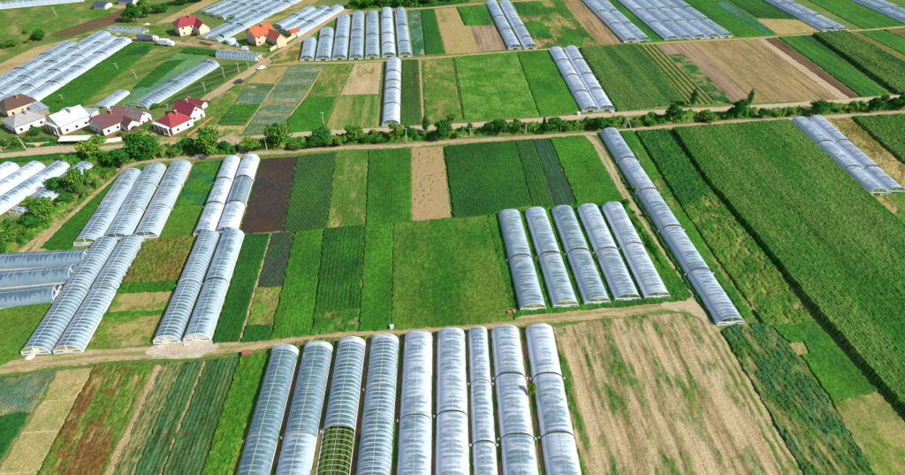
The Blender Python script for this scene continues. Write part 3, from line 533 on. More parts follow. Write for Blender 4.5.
def bed_mesh(w, L, c1, c2, res, h, rows, rs):
    nu = int(w * 0.92 / res); nv = int(L / res); u = np.linspace(-w * 0.46, w * 0.46, nu + 1); v = np.linspace(0.4, L - 0.4, nv + 1)
    U, V = np.meshgrid(u, v, indexing='ij'); r = np.random.default_rng(rs.randint(0, 99999)); rnd = r.random(U.shape)
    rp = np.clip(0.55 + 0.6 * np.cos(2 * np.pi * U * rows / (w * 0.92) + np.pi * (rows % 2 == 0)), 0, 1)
    Z = 0.06 + h * rp * (0.45 + 0.55 * rnd); n = fbm(U / 2 + rs.random() * 50, V / 3, 2, 1.0)
    k = np.clip(rnd * 0.6 + n * 0.6 - 0.1, 0, 1)[..., None]; cv = K(c1) * (1 - k) + K(c2) * k
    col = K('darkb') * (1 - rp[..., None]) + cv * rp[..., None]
    return sheet('planting_bed', U, V, Z, np.ones(U.shape, bool), np.clip(col, 0, 1))

def tunnel(c, joints=(), white=0.6, lod=0, label='', group='', h=2.7, hoops=1.2, bare=None, cat='greenhouse', joint_m=None, bed=('deep', 'green'), farcap=0.0, inner=False, near_open=True, w=None, warm=False, name='tunnel_greenhouse', whites=None):
    """c: ground points near-left, near-right, far-left, far-right. Parts: a film cover per section, hoops, ridge pipe, base boards, end frames."""
    NL, NR, FL, FR = [np.array(p[:2]) for p in c]
    a = (NL + NR) / 2; b = (FL + FR) / 2; d = b - a; L = float(np.linalg.norm(d)); d /= L; nrm = np.array([d[1], -d[0]])
    if w is None: w = 0.5 * float((NR - NL) @ nrm + (FR - FL) @ nrm)
    rz = math.atan2(-d[0], d[1]); rs = random.Random(int(a[0] * 13 + a[1] * 7))
    root = empty(name, (a[0], a[1], 0), rz); tag(root, label, cat, group)
    js = [0.0]
    if joint_m: js += list(joint_m)
    else:
        ts = np.linspace(0, L, 800); yy = [proj((a[0] + d[0] * t, a[1] + d[1] * t, h))[1] for t in ts]
        js += sorted(float(ts[int(np.argmin(np.abs(np.array(yy) - j)))]) for j in joints)
    js = [j for i, j in enumerate(js) if i == 0 or (2 < j < L - 1)] + [L]
    ns = len(js) - 1
    for i in range(ns):                       # section i runs from js[i] (nearer) to js[i+1]
        if bare is not None and i == bare: continue
        far_cap = farcap if (i == ns - 1 and farcap) else 0
        y0, y1 = js[i] + (0.02 if i else 0), js[i + 1] - (0.12 if i < ns - 1 else 0) - far_cap
        hn = h * (1.05 if i else 1.0); hf = h * (0.90 if i < ns - 1 else 1.0)
        o = link('cover', cover_mesh(w, y0, y1, hn, hf, hoops if hoops else 3.0, rs), root)
        o['whiteness'] = float(whites[i] if whites else white + 0.06 * (lod > 0) + rs.uniform(-0.05, 0.05))
        if far_cap:
            o = link('end_cover', cover_mesh(w * 1.01, y1 + 0.01, js[i + 1], h * 1.012, h * 0.99, 0.8, rs), root); o['whiteness'] = 0.85
        if i:
            for sx in (-1, 1):
                if lod == 0 and (len(js) > 3 or sx < 0): MB().box(sx * (w / 2 + 0.42) - 0.22, sx * (w / 2 + 0.42) + 0.22, js[i] - 0.2, js[i] + 0.2, 0.0, 0.7).build('winch_box', M_VENT, root)
            link('vent_arch', crescent(w, h * 0.90, h * 1.035, js[i] + 0.02, 0.12, M_VENT if (white < 0.56 and lod == 0) else M_WOOD), root)
    hm = HOOP2 if warm else HOOP
    if hoops:
        n = int(round(L / hoops))
        for k in range(n + 1):
            y = L * k / n
            i = max(0, min(ns - 1, int(np.searchsorted(js, y)) - 1)); q = (y - js[i]) / (js[i + 1] - js[i])
            hh = h * ((1.05 if i else 1.0) * (1 - q) + (0.90 if i < ns - 1 else 1.0) * q)
            o = link('hoop', HOOP2 if (bare is not None and i == bare) else hm, root); o.location = (0, y, 0); kk = 0.988 if ((white > 0.55 or inner) and not (bare is not None and i == bare)) else 1.0; o.scale = (w / 2 * kk, 1.0 if (kk < 1 or (bare is not None and i == bare)) else 1.7, hh * kk)
    if lod <= 1:
        mb = MB()
        for i in range(ns):
            mb.tube((0, js[i], h * (1.05 if i else 1.0) * 1.006), (0, js[i + 1] - 0.15, h * (0.90 if i < ns - 1 else 1.0) * 1.006), 0.03, n=5)
        mb.build('ridge_pipe', hm.materials[0], root)
        for s in (-1, 1):
            x = s * (w / 2 + 0.04)
            MB().box(min(x, x - s * 0.1), max(x, x - s * 0.1), 0, L, 0.0, 0.32).build('base_board', M_BOARD, root)
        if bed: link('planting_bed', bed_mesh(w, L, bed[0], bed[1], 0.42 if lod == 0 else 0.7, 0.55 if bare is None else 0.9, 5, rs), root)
    o = link('end_film', end_mesh(w, h, L + 0.03), root); o['whiteness'] = min(0.95, white + 0.2)
    if near_open and lod <= 1:
        zb = 0.95
        x1 = w * 0.47
        MB().box(-x1, x1, -0.10, 0.0, zb - 0.12, zb + 0.06).build('end_beam', M_BOARD, root)
        for px_ in ([-x1, -w * 0.15, w * 0.15, x1] if lod == 0 else [-x1, x1]):
            MB().box(px_ - 0.07, px_ + 0.07, -0.10, 0.0, 0, zb - 0.122).build('end_post', M_BOARD, root)
        MB().box(-0.05, 0.05, -0.09, 0.0, zb + 0.06, h * 0.985).build('king_post', M_BOARD, root)
        for s in (-1, 1):
            xa, xb = sorted((s * (w * 0.15 + 0.075), s * (x1 - 0.075)))
            o = link('end_panel', mesh('end_panel', [(xa, -0.05, 0.3 + 0.05), (xb, -0.05, 0.35), (xb, -0.05, zb - 0.45), (xa, -0.05, zb - 0.45)], [(0, 1, 2, 3)], FILM), root); o['whiteness'] = 0.95
            MB().box(xa, xb, -0.08, -0.02, 0, 0.34).build('sill_board', M_BOARD, root)
        if lod == 0:
            MB().box(-w * 0.15 + 0.08, w * 0.15 - 0.08, -0.07, -0.03, 0.03, zb - 0.13).build('door', M_BOARD, root)
        o = link('end_film', end_mesh(w * 0.985, h * 0.985, 0.06, zb + 0.06), root); o['whiteness'] = 0.16
        o = link('hoop', HOOP, root); o.location = (0, -0.04, 0); o.scale = (w / 2 * 1.01, 2.2, h * 1.01)
    elif not near_open or lod > 1:
        o = link('end_film', end_mesh(w, h, -0.03), root); o['whiteness'] = min(0.95, white + 0.15)
    return root
def Q(*a): return [P(a[i], a[i + 1]) for i in (0, 2, 4, 6)]
def extend(c, near=0.0, far=0.0):
    NL, NR, FL, FR = c; d = ((FL + FR) - (NL + NR)) / 2; d /= np.linalg.norm(d)
    return [NL - d * near, NR - d * near, FL + d * far, FR + d * far]
def by_right_edge(pn, pf, w, off=0.0, near=0.0, far=0.0):
    """corners of a tunnel whose right base edge is given by two pixels, shifted left by off metres"""
    a, b = P(*pn), P(*pf); d = (b - a) / np.linalg.norm(b - a); n = np.array([d[1], -d[0], 0])
    a = a - d * near - n * off; b = b + d * far - n * off
    return [a - n * w, a, b - n * w, b]
def from_near(nl, nr, ang, L):
    a, b = P(*nl), P(*nr); d = np.array([math.sin(math.radians(ang)), math.cos(math.radians(ang)), 0]); n = np.array([d[1], -d[0], 0])
    m = (a + b) / 2; ww = abs(float((b - a) @ n))
    return [m - n * ww / 2, m + n * ww / 2, m - n * ww / 2 + d * L, m + n * ww / 2 + d * L]

G = 'nine front tunnels'
A = [((236.3, 475, 270, 475, 272, 354, 299, 349.5), (435,), 0.34, 'leftmost clear blue tunnel of the nine front tunnels', {'inner': True}),
     ((275.3, 475, 311, 475, 304.8, 350, 332.6, 347), (431,), 0.36, 'second clear front tunnel with a whitened lower section', {'inner': True}),
     ((316, 475, 350, 475, 338.5, 345.5, 365.4, 343), (424.5,), 0.34, 'third front tunnel, its lower section bare hoops over green plants', {'bare': 0, 'bed': ('green', 'bright')}),
     ((356.4, 475, 390.5, 475, 371.5, 342, 398.5, 340.5), (383,), 0.48, 'fourth front tunnel with close pale hoops and no dark vent', {'hoops': 1.1}),
     ((397.4, 475, 430.5, 475, 404.3, 338, 432.7, 337), (414,), 0.72, 'fifth front tunnel, first of the whitewashed ones', {}),
     ((435.8, 475, 469.5, 475, 437.5, 335.5, 464.7, 334), (410,), 0.78, 'sixth front tunnel, evenly white, left of the slim one', {}),
     ((473.7, 475, 497.3, 475, 468.7, 333, 487.2, 331.5), (379, 440), 0.76, 'slim white tunnel, narrowest of the nine front tunnels', {'h': 2.2}),
     ((503.2, 475, 538.6, 475, 491.6, 333, 518.5, 331.5), (372, 432.7), 0.74, 'eighth front tunnel, white with clear panes along its ridge', {}),
     ((546.4, 475, 581.2, 475, 525.5, 331.5, 552.4, 330), (372, 431), 0.76, 'last front tunnel on the right beside the fallow field', {})]
for c, j, wh, lb, kw in A:
    wts = None
    if lb.startswith('second'): wts = [0.62, 0.36]
    tunnel(extend(Q(*c), near=16), j, wh, 0, lb, G, farcap=1.7 if wh < 0.7 else 0, whites=wts, **kw)
G = 'five white tunnels'
for c, j, wh, lb in [((520.2, 311.6, 546, 310, 498, 217, 520, 214.5), (254,), 0.62, 'leftmost of the five white tunnels beside the meadow'),
                     ((553, 308.6, 578.4, 307, 524.9, 215.4, 545.6, 212), (251,), 0.66, 'second of the five white tunnels from the meadow'),
                     ((584.4, 305.5, 609.7, 303.5, 551.5, 213.7, 572.5, 210.3), (248,), 0.62, 'middle one of the five white tunnels'),
                     ((615, 302, 639.8, 300, 577, 212, 597.8, 208.6), (246.5,), 0.74, 'fourth of the five white tunnels from the meadow'),
                     ((645, 299.7, 669, 297.7, 601.7, 210, 622.3, 207), (242,), 0.76, 'rightmost of the five white tunnels beside the dirt track')]:
    tunnel(Q(*c), j, wh, 0, lb, G, warm=True)
tunnel(Q(717, 326.5, 743, 322.8, 600.8, 135.6, 617, 132), (156.7, 187.6, 224.7, 268), 0.72, 0, 'very long white tunnel in five sections between track and grass strip', 'long tunnels')
G = 'left tunnels'
for c, j, wh, lb in [((22, 354.8, 51, 353.6, 95.2, 245, 118, 242.6), (284.8,), 0.42, 'clear tunnel with green showing inside, left of the near pair'),
                     ((54.8, 354, 82.6, 352, 121.3, 242.6, 145, 241), (284,), 0.5, 'pale blue tunnel, right of the near pair at the left'),
                     ((153.5, 344.3, 180, 342, 199, 238.5, 220, 236), (279,), 0.42, 'clear blue tunnel standing by the gravel yard, left of two'),
                     ((184, 342, 210.8, 340.5, 222.7, 236, 244.6, 235), (277,), 0.6, 'hazy tunnel by the gravel yard, right of two'),
                     ((193.7, 236.5, 215, 235.5, 224, 162.5, 241, 161), (177, 201), 0.82, 'bright white tunnel in three sections left of its twin'),
                     ((216.5, 234.5, 237, 233.5, 243, 160.5, 259.5, 159), (175, 200), 0.82, 'white tunnel with one clear middle section beside the brown field')]:
    kw = {}
    if 'clear middle' in lb: kw['whites'] = [0.82, 0.36, 0.84]
    tunnel(Q(*c), j, wh, 0, lb, G, **kw)
for c, j, wh, lb in [((74.5, 246, 99, 244.5, 121, 176, 143.5, 173.5), (200,), 0.5, 'leftmost of the triple tunnels beside the rutted track'),
                     ((104, 241.5, 130, 238.5, 145, 170, 166.5, 167.5), (181, 205), 0.52, 'middle one of the triple tunnels'),
                     ((134, 239, 158, 237.5, 170.5, 167, 192, 165), (180, 203.5), 0.54, 'rightmost of the triple tunnels beside the flecked crop')]:
    tunnel(Q(*c), j, wh, 0, lb, 'triple tunnels')
def sideways(p_right, p_left, w):
    """tunnel lying across the view, given its camera side base edge; its open end is on the right"""
    a, b = P(*p_right), P(*p_left); d = (b - a) / np.linalg.norm(b - a); n = np.array([d[1], -d[0], 0])
    if n[1] < 0: n = -n
    return [a, a + n * w, b, b + n * w] if n @ np.array([d[1], -d[0], 0]) > 0 else [a + n * w, a, b + n * w, b]
for pr, pl, lb in [((84, 266.2), (-40, 272.6), 'uppermost of three blue tunnels lying sideways at the left edge'), ((70.5, 282.6), (-40, 293), 'middle of three blue tunnels lying sideways at the left edge'), ((54.5, 303), (-40, 313.5), 'lowest of three blue tunnels lying sideways at the left edge')]:
    tunnel(sideways(pr, pl, 6.0), (), 0.36, 0, lb, 'sideways tunnels', joint_m=[], h=3.0, w=6.0, hoops=0)
for pn, pf, nr_, wh, lb in [((28, 217.5), (95, 169), 0, 0.5, 'shortest of the slanted tunnels, half hidden by bushes'), ((0, 215), (71, 168), 40, 0.62, 'slanted tunnel with torn clear panes left of the bushes'),
                            ((0, 198.5), (46.5, 168.5), 40, 0.78, 'second slanted white tunnel from the left edge'), ((0, 182), (20.5, 169), 40, 0.8, 'slanted white tunnel cut by the left edge')]:
    tunnel(by_right_edge(pn, pf, 6.8, near=nr_), (), wh, 0, lb, 'slanted tunnels', joint_m=[], w=6.8)
tunnel(Q(382.6, 126.3, 399.4, 125.5, 386, 62.5, 401.3, 62), (70, 79, 87, 102), 0.78, 1, 'lone long white tunnel reaching down to the gravel road', 'long tunnels', hoops=3.0)
G = 'row of seven tunnels'
for c, j, wh, lb in [((300, 60.8, 313.5, 60.6, 304, 42.5, 316.5, 41), (), 0.5, 'shortest and leftmost of the seven tunnels in a row'), ((315.7, 60.6, 330.7, 60.4, 320, 33, 334, 31), (35.5,), 0.48, 'second of the seven tunnels, its far end torn clear'),
                     ((332, 60, 347, 59.5, 338, 19, 350, 18), (36,), 0.52, 'third of the seven tunnels in a row'), ((349, 60, 363, 59.3, 352.6, 15.5, 364.3, 15.5), (29, 37), 0.5, 'fourth and middle of the seven tunnels'),
                     ((365.4, 58.8, 379.3, 58.4, 366.4, 14.8, 378, 14.6), (33,), 0.5, 'fifth of the seven tunnels in a row'), ((382, 57.6, 395.7, 57.3, 381, 11.5, 392.2, 11.3), (17, 32, 42), 0.82, 'whitest of the seven tunnels, patched in four sections'),
                     ((399, 57.3, 411.7, 56.7, 394.6, 11.5, 406, 11.8), (24, 40), 0.6, 'rightmost of the seven tunnels beside the blue green strip')]:
    tunnel(Q(*c), j, wh, 1, lb, G, hoops=2.6)
G = 'tunnel pairs'
for c, j, wh, lb in [((508, 49.8, 522.3, 49.2, 486.5, 4.2, 496.5, 3.8), (15, 28), 0.7, 'left one of the distant pair beside the pinkish plot'), ((523.8, 49.2, 537.5, 48.7, 499.7, 3.8, 509.5, 3.2), (25, 36), 0.7, 'right one of the distant pair beside the patchy plot'),
                     ((582.3, 112.4, 598, 111.5, 548.6, 51.8, 562.5, 51.2), (59, 74, 90), 0.8, 'left tunnel of the white pair above the gravel road'), ((599, 111.7, 614.2, 110.5, 564, 51.2, 577.3, 50.2), (58, 72.5, 87.6), 0.8, 'right tunnel of the white pair above the gravel road'),
                     ((868, 195.8, 884.5, 194.5, 790, 123, 806.5, 121.5), (140, 165), 0.74, 'left tunnel of the pair beside the maize'), ((886.5, 194.3, 903, 192.8, 808, 121.3, 822.3, 120.3), (139, 165), 0.72, 'right tunnel of the pair beside the golden hay strip')]:
    tunnel(Q(*c), j, wh, 1, lb, G, hoops=2.6)
_a, _b = P(624.4, 42.8), P(581.5, 0.0); ANG = math.degrees(math.atan2(_b[0] - _a[0], _b[1] - _a[1]))
G = 'distant tunnels on the green field'
for nl, nr_, wh, lb in [((624.4, 43), (636.4, 42.2), 0.66, 'distant tunnel nearest the bare tan strip'), ((638, 42.3), (650.6, 41.6), 0.68, 'second distant tunnel from the bare tan strip'), ((665, 41.2), (677, 40.4), 0.72, 'distant tunnel right of the wide green gap'),
                        ((678.6, 40.2), (690.8, 39.7), 0.58, 'distant tunnel with a torn dark patch'), ((692.4, 39.6), (704.4, 39), 0.68, 'third distant tunnel right of the green gap'), ((706.2, 39), (718, 38.5), 0.66, 'fourth distant tunnel right of the green gap'), ((720, 38.2), (732.3, 37.2), 0.56, 'bluish distant tunnel at the right end of its block')]:
    tunnel(from_near(nl, nr_, ANG, 150), (), wh, 1, lb, G, joint_m=[26, 50, 75, 100, 125], hoops=4.0, bed=None, w=7.0)
for nl, nr_, lb in [((822, 32), (835, 31.4), 'left tunnel of the far pair beside the dry patch'), ((836, 32), (848, 31.5), 'right tunnel of the far pair beside the dry patch'), ((936, 38), (949, 37), 'left tunnel of the farthest pair in the corner'), ((951, 37), (964, 36), 'right tunnel of the farthest pair in the corner')]:
    tunnel(from_near(nl, nr_, ANG - 1, 150), (), 0.62, 1, lb, 'far tunnel pairs', joint_m=[24, 48, 76, 104, 128], hoops=4.0, bed=None, w=7.0)
# far left blocks
G = 'joined far tunnels'
for off, wh, nn, ff, lb in [(0, 0.52, 0, 0, 'near bay of the joined tunnels beside the green plot'), (8.6, 0.46, 5, 2, 'middle bay of the joined tunnels'), (17.2, 0.44, 14, 9, 'third bay of the joined tunnels'), (25.8, 0.38, 24, -8, 'rear clear bay of the joined tunnels beside the tan strip')]:
    tunnel(by_right_edge((38, 102), (132, 41.8), 8.5, off, nn, ff), (), wh, 1, lb, G, joint_m=[17, 36, 55, 74], hoops=2.0, bed=('brown', 'straw'), w=8.5, h=2.4)
for off, nn, lb in [(0, 0, 'right bay of the big far block of tunnels'), (7.3, 0, 'middle bay of the big far block of tunnels'), (14.6, -36, 'left bay of the big far block behind the red roofed house'), (21.9, -34, 'fourth bay of the big far block from the dry golden strip'), (29.2, -36, 'fifth bay of the big far block from the dry golden strip'), (36.5, -38, 'outermost left bay of the big far block beside the tan strip')]:
    tunnel(by_right_edge((219, 42.5), (300, 1.5), 7.1, off, nn, 30), (), 0.36, 1, lb, 'big far block', joint_m=[24, 48, 72, 96, 120], hoops=3.0, w=7.1)
for off, nn, lb in [(0, 0, 'right tunnel of the far pair beside the asphalt lane'), (7.2, -2, 'middle tunnel of the far three beside the asphalt lane'), (14.4, -8, 'left tunnel of the far three near the orange roofed house')]:
    tunnel(by_right_edge((298, 37), (344, 9.5), 7.0, off, nn, -off * 0.6), (), 0.46, 1, lb, 'lane side tunnels', joint_m=[20, 42, 64], hoops=3.0, w=7.0)
tunnel(by_right_edge((148, 109.5), (219.5, 66), 9.0), (), 0.34, 1, 'angled clear tunnel between the grey green strip and deep green plot', 'far single tunnels', joint_m=[24, 50], hoops=2.2, w=9.0)
tunnel(by_right_edge((108, 109), (130, 93.5), 6.5), (), 0.5, 1, 'small low tunnel behind the village houses', 'far single tunnels', joint_m=[], hoops=2.2, h=1.6, w=6.5)
tunnel(sideways((255.5, 61), (216, 58), 6.5), (), 0.3, 1, 'short ribbed blue tunnel beside the crossroads', 'far single tunnels', joint_m=[], hoops=1.6, w=6.5)
tunnel(sideways((84, 1.6), (-50, 14), 8.0), (), 0.5, 1, 'long pale tunnel along the far left corner', 'far single tunnels', joint_m=[], hoops=3.0, w=8.0, h=3.2)
tunnel(sideways((143, 34.6), (108, 32), 5.5), (), 0.4, 1, 'small blue tunnel near the parked lorry', 'far single tunnels', joint_m=[], hoops=2.2, h=2.2, w=5.5)

# ------------------------------------------------------------------ undergrowth along the lanes
strip = dict(kind='stuff', cat='undergrowth')
field('undergrowth', [(60, 161), (120, 154), (180, 149), (230, 146), (240, 150), (235, 155), (200, 155), (160, 158.5), (125, 164), (100, 176), (88, 186), (60, 165)], 'scrub among the roadside trees by the village', v1='olive', v2='green', h=0.9, lump=2.2, rough=0.9, ps=(2.6, 2.6), hue=1.3, s1='dry', cover=0.9, ang=86, **strip)
field('undergrowth', [(248, 144), (320, 138), (400, 134.5), (470, 130), (530, 125.5), (600, 120.5), (680, 115.5), (753, 112), (830, 107.5), (905, 102), (1000, 96), (1000, 103), (905, 108.5), (830, 113.5), (753, 117.5), (680, 122.5), (600, 128.5), (560, 131.5), (520, 133.5), (450, 138), (400, 142), (350, 143.5), (300, 147), (250, 149.5)], 'scrub and long grass between gravel road and earth track', v1='green', v2='olive', h=0.9, lump=2.2, rough=0.9, ps=(2.6, 3), hue=1.3, s1='dry', cover=0.93, ang=86, **strip)
field('undergrowth', [(88, 190), (120, 170), (112, 177), (90, 196), (60, 220), (35, 238), (5, 259), (-30, 283), (-30, 235), (20, 222), (30, 216), (60, 205)], 'weedy bank between slanted tunnels and rutted track', v1='olive', v2='green', h=0.8, lump=1.8, rough=0.9, ps=(2.6, 2.6), hue=1.3, s1='dry', s2='brown', cover=0.88, ang=40, **strip)
field('grass', [(-40, 163), (0, 159), (62, 153.5), (75, 155), (62, 159), (0, 164), (-40, 168)], 'deep green verge below the village pavement', v1='deep', v2='green', h=0.4, ang=86, kind='stuff', cat='grass')
field('undergrowth', [(622, 200), (632, 212), (650, 243), (668, 271), (661, 268), (640, 232), (620, 207)], 'bushy weeds along the curving dirt track', v1='green', v2='bright', h=0.9, lump=0.9, rough=0.9, ps=(2, 2), hue=1.0, **strip)
field('undergrowth', [(596, 136), (602, 150), (640, 205), (676, 262), (712, 318), (716, 327), (700, 306), (668, 255), (632, 195), (605, 152)], 'dark grass along the left foot of the long tunnel', v1='deep', v2='green', h=0.6, rough=0.9, ps=(2, 3), **strip)
field('garden', [(0, 140), (30, 137), (46, 139), (90, 138), (100, 141), (60, 146), (0, 150)], 'garden greenery before the village houses', v1='green', v2='deep', h=0.6, lump=0.8, rough=0.9, ps=(3, 3), hue=1.2, s1='dry', cover=0.8, ang=80, **strip)
field('garden', [(122, 137), (150, 120), (155, 125), (152, 134), (128, 142)], 'garden beds behind the brown fence', v1='green', v2='olive', h=0.6, lump=0.6, rough=0.9, ps=(2, 2), hue=1.2, s1='dry', cover=0.8, **strip)
field('lawn', [(188, 128), (196, 121), (199, 123), (190, 132)], 'small lawn beside the red roofed house', v1='bright', v2='green', h=0.2, kind='stuff', cat='lawn')
field('yard', [(122, 142), (152, 123), (156, 126), (150, 138), (190, 137), (212, 119), (216, 122), (196, 141), (150, 143.5), (126, 145)], 'trodden yard round the red roofed houses', cat='yard', cover=0.3, soft=0.4, v1='olive', v2='yellowg', s1='tan', s2='straw', h=0.2, ps=(3, 3))
field('yard', [(36, 138), (64, 137.5), (80, 126), (88, 132), (107, 138), (122, 127), (124, 137), (104, 146), (60, 140)], 'trodden yard between the village houses', cat='yard', cover=0.45, soft=0.4, v1='olive', v2='green', s1='tan', s2='brown', h=0.3, ps=(3, 3))
field('yard', [(168, 40), (184, 41), (203, 33), (218, 43), (250, 52), (268, 53), (258, 59), (205, 47)], 'dusty yard between the far houses', cat='yard', cover=0.3, soft=0.4, v1='olive', v2='yellowg', s1='tan', s2='pink', h=0.2, ps=(3, 3))
field('grass', [(215, 97), (246, 81), (233, 104), (215, 125), (206, 126), (196, 112)], 'green verge right of the asphalt lane', cat='grass', kind='stuff', v1='bright', v2='olive', s1='dry', cover=0.85, soft=0.4, h=0.3, ps=(4, 4))
field('grass', [(216, 126), (244, 126), (238, 134), (214, 136)], 'dry grass corner above the gravel link', cat='grass', kind='stuff', v1='olive', v2='straw', h=0.25, ps=(3, 2))
field('dry_field', [(270, 58), (300, 42), (303, 50), (299, 62), (272, 64)], 'weedy corner left of the shortest tunnel of seven', cover=0.6, v1='olive', v2='orange', s1='dry', s2='tan', h=0.3, ps=(4, 4))
field('dry_field', [(82, 5), (150, -2), (150, 12), (128, 9), (118, 10), (90, 13)], 'sandy ground round the dark blue sheds', cover=0.5, v1='olive', v2='bright', s1='straw', s2='tan', h=0.2, ps=(6, 4))
field('meadow', [(60, 40), (100, 30), (130, 23), (168, 24), (165, 36), (132, 37), (110, 34), (90, 37)], 'weedy meadow round the small blue tunnel', cat='meadow', kind='stuff', v1='olive', v2='bright', s1='dry', s2='tan', cover=0.75, soft=0.4, h=0.3, ps=(6, 6))
field('vine_rows', [(262, 46.5), (276, 36), (287, 37.5), (273, 49.5)], 'vine rows in the courtyard of the orange roofed house', v1='bright', v2='deep', s1='dry', h=1.3, row=2.4, rowamt=0.9, ang=45, kind='stuff', cat='vines')
field('undergrowth', [(347, 10), (362, 8.5), (432, 7), (470, 2), (470, -16), (370, -16)], 'dense greenery behind the row of seven tunnels', v1='green', v2='deep', h=1.6, lump=1.6, rough=0.9, ps=(4, 4), hue=1.2, **strip)

# ------------------------------------------------------------------ trees and bushes
M_BARK = plain('bark', (0.09, 0.065, 0.045), 0.9, 0.3, 4.0)
def crown_mesh(seed, shape, n, hues):
    r = np.random.default_rng(seed); lobes = []
    if shape == 'poplar':
        for k in range(16):
            z = 0.10 + 0.84 * k / 15; rad = math.sin(math.pi * (0.10 + 0.86 * (k / 15) ** 0.85)) ** 0.75; a = r.uniform(0, 6.28)
            lobes.append((0.22 * rad * math.cos(a), 0.22 * rad * math.sin(a), z, max(0.18, rad * 0.72), 0.085))
    else:
        nl = 13 if shape == 'round' else 9
        for k in range(nl):
            a = r.uniform(0, 2 * math.pi); q = math.sqrt(r.uniform(0.0, 1)) * 0.66; z = r.uniform(0.30, 0.80) if shape == 'round' else r.uniform(0.15, 0.62)
            rr = r.uniform(0.24, 0.42) * (1.15 - 0.35 * abs(z - 0.5)); lobes.append((q * math.cos(a), q * math.sin(a), z, rr, rr * (0.52 if shape == 'round' else 0.6)))
        lobes.append((0, 0, 0.62 if shape == 'round' else 0.42, 0.5, 0.33))
    V = []; Fc = []; T = []
    hs = [K(x) for x in hues]
    wts = np.array([l[3] ** 2 for l in lobes]); wts /= wts.sum()
    for k in range(n):
        li = r.choice(len(lobes), p=wts); lx, ly, lz, lr, lh = lobes[li]
        d = r.normal(size=3); d /= np.linalg.norm(d)
        if d[2] < -0.35: d[2] *= -0.6
        q = r.uniform(0.55, 1.18)
        c = np.array([lx + d[0] * lr * q, ly + d[1] * lr * q, lz + d[2] * lh * q])
        nn = d * np.array([1, 1, 1.2]) + r.normal(0, 0.55, 3); nn /= np.linalg.norm(nn)
        u = np.cross(nn, r.normal(size=3)); u /= np.linalg.norm(u); w_ = np.cross(nn, u)
        s = r.uniform(0.05, 0.11) * (1.25 if shape == 'poplar' else 1.0); sz = np.array([1, 1, 0.55 if shape != 'poplar' else 0.2])
        i = len(V)
        V += [c + (u * s) * sz, c + (w_ * s * 0.8 + nn * s * 0.25) * sz, c - (u * s) * sz, c - (w_ * s * 0.8 - nn * s * 0.25) * sz]
        Fc.append((i, i + 1, i + 2, i + 3))
        kk = (math.sin(li * 2.4) * 0.5 + 0.5) * 0.6 + r.uniform(0, 0.4)
        T += [(hs[0] * (1 - kk) + hs[1] * kk) * r.uniform(1.0, 1.6)] * 4
    me = mesh('crown', V, Fc, M_COVER)
    at = me.attributes.new('tint', 'FLOAT_COLOR', 'POINT'); T = np.clip(np.array(T), 0, 1)
    at.data.foreach_set('color', np.concatenate([T, np.ones((len(T), 1))], 1).astype(np.float32).ravel())
    return me
def trunk_mesh(seed, shape):
    r = random.Random(seed); mb = MB(); top = 0.55 if shape != 'poplar' else 0.85
    mb.tube((0, 0, -0.02), (0.02, 0.0, top * 0.5), 0.075, 0.055, 7); mb.tube((0.02, 0, top * 0.48), (0, 0.03, top), 0.055, 0.02, 7)
    for k in range(5 if shape != 'poplar' else 3):
        a = r.uniform(0, 6.28); z = top * r.uniform(0.35, 0.8); mb.tube((0.01, 0.01, z), (0.42 * math.cos(a), 0.42 * math.sin(a), z + 0.2), 0.03, 0.01, 5)
    return mesh('trunk', mb.v, mb.f, M_BARK)
HUES = [('green', 'olive'), ('deep', 'green'), ('bright', 'yellowg'), ('deep', 'olive')]
CROWN = {}
for _sh, _n in (('round', 1900), ('bush', 1200), ('poplar', 1800)):
    for _k in range(4): CROWN[_sh, _k] = crown_mesh(40 + _k + len(_sh) * 10, _sh, _n, HUES[_k])
TRUNK = {k: trunk_mesh(k * 3 + 1, 'poplar' if k >= 4 else 'round') for k in range(5)}
def tree(px, py, wpx, hpx, label, hue=0, shape=None, group='roadside trees'):
    p = P(px, py); m = mpp(px, py); th = look_down(py); wpx *= 1.12; hpx *= 1.1; wm = wpx * m
    hm = max((hpx * m - 0.28 * wm * math.sin(th)) / math.cos(th), 0.55 * wm)
    if shape is None: shape = 'bush' if hm < 3.6 else 'round'
    nm = {'bush': 'bush', 'round': 'tree', 'poplar': 'poplar_tree'}[shape]
    root = empty(nm, (p[0], p[1] + 0.15 * wm, 0), random.uniform(0, 6.28)); tag(root, label, 'bush' if shape == 'bush' else 'tree', group)
    o = link('crown', CROWN[shape, hue], root); o.scale = (wm / 2 * 1.05, wm / 2 * 1.05, hm)
    o = link('trunk', TRUNK[4 if shape == 'poplar' else hue], root); o.scale = (wm / 2, wm / 2, hm * (0.9 if shape != 'bush' else 0.6))
    return root
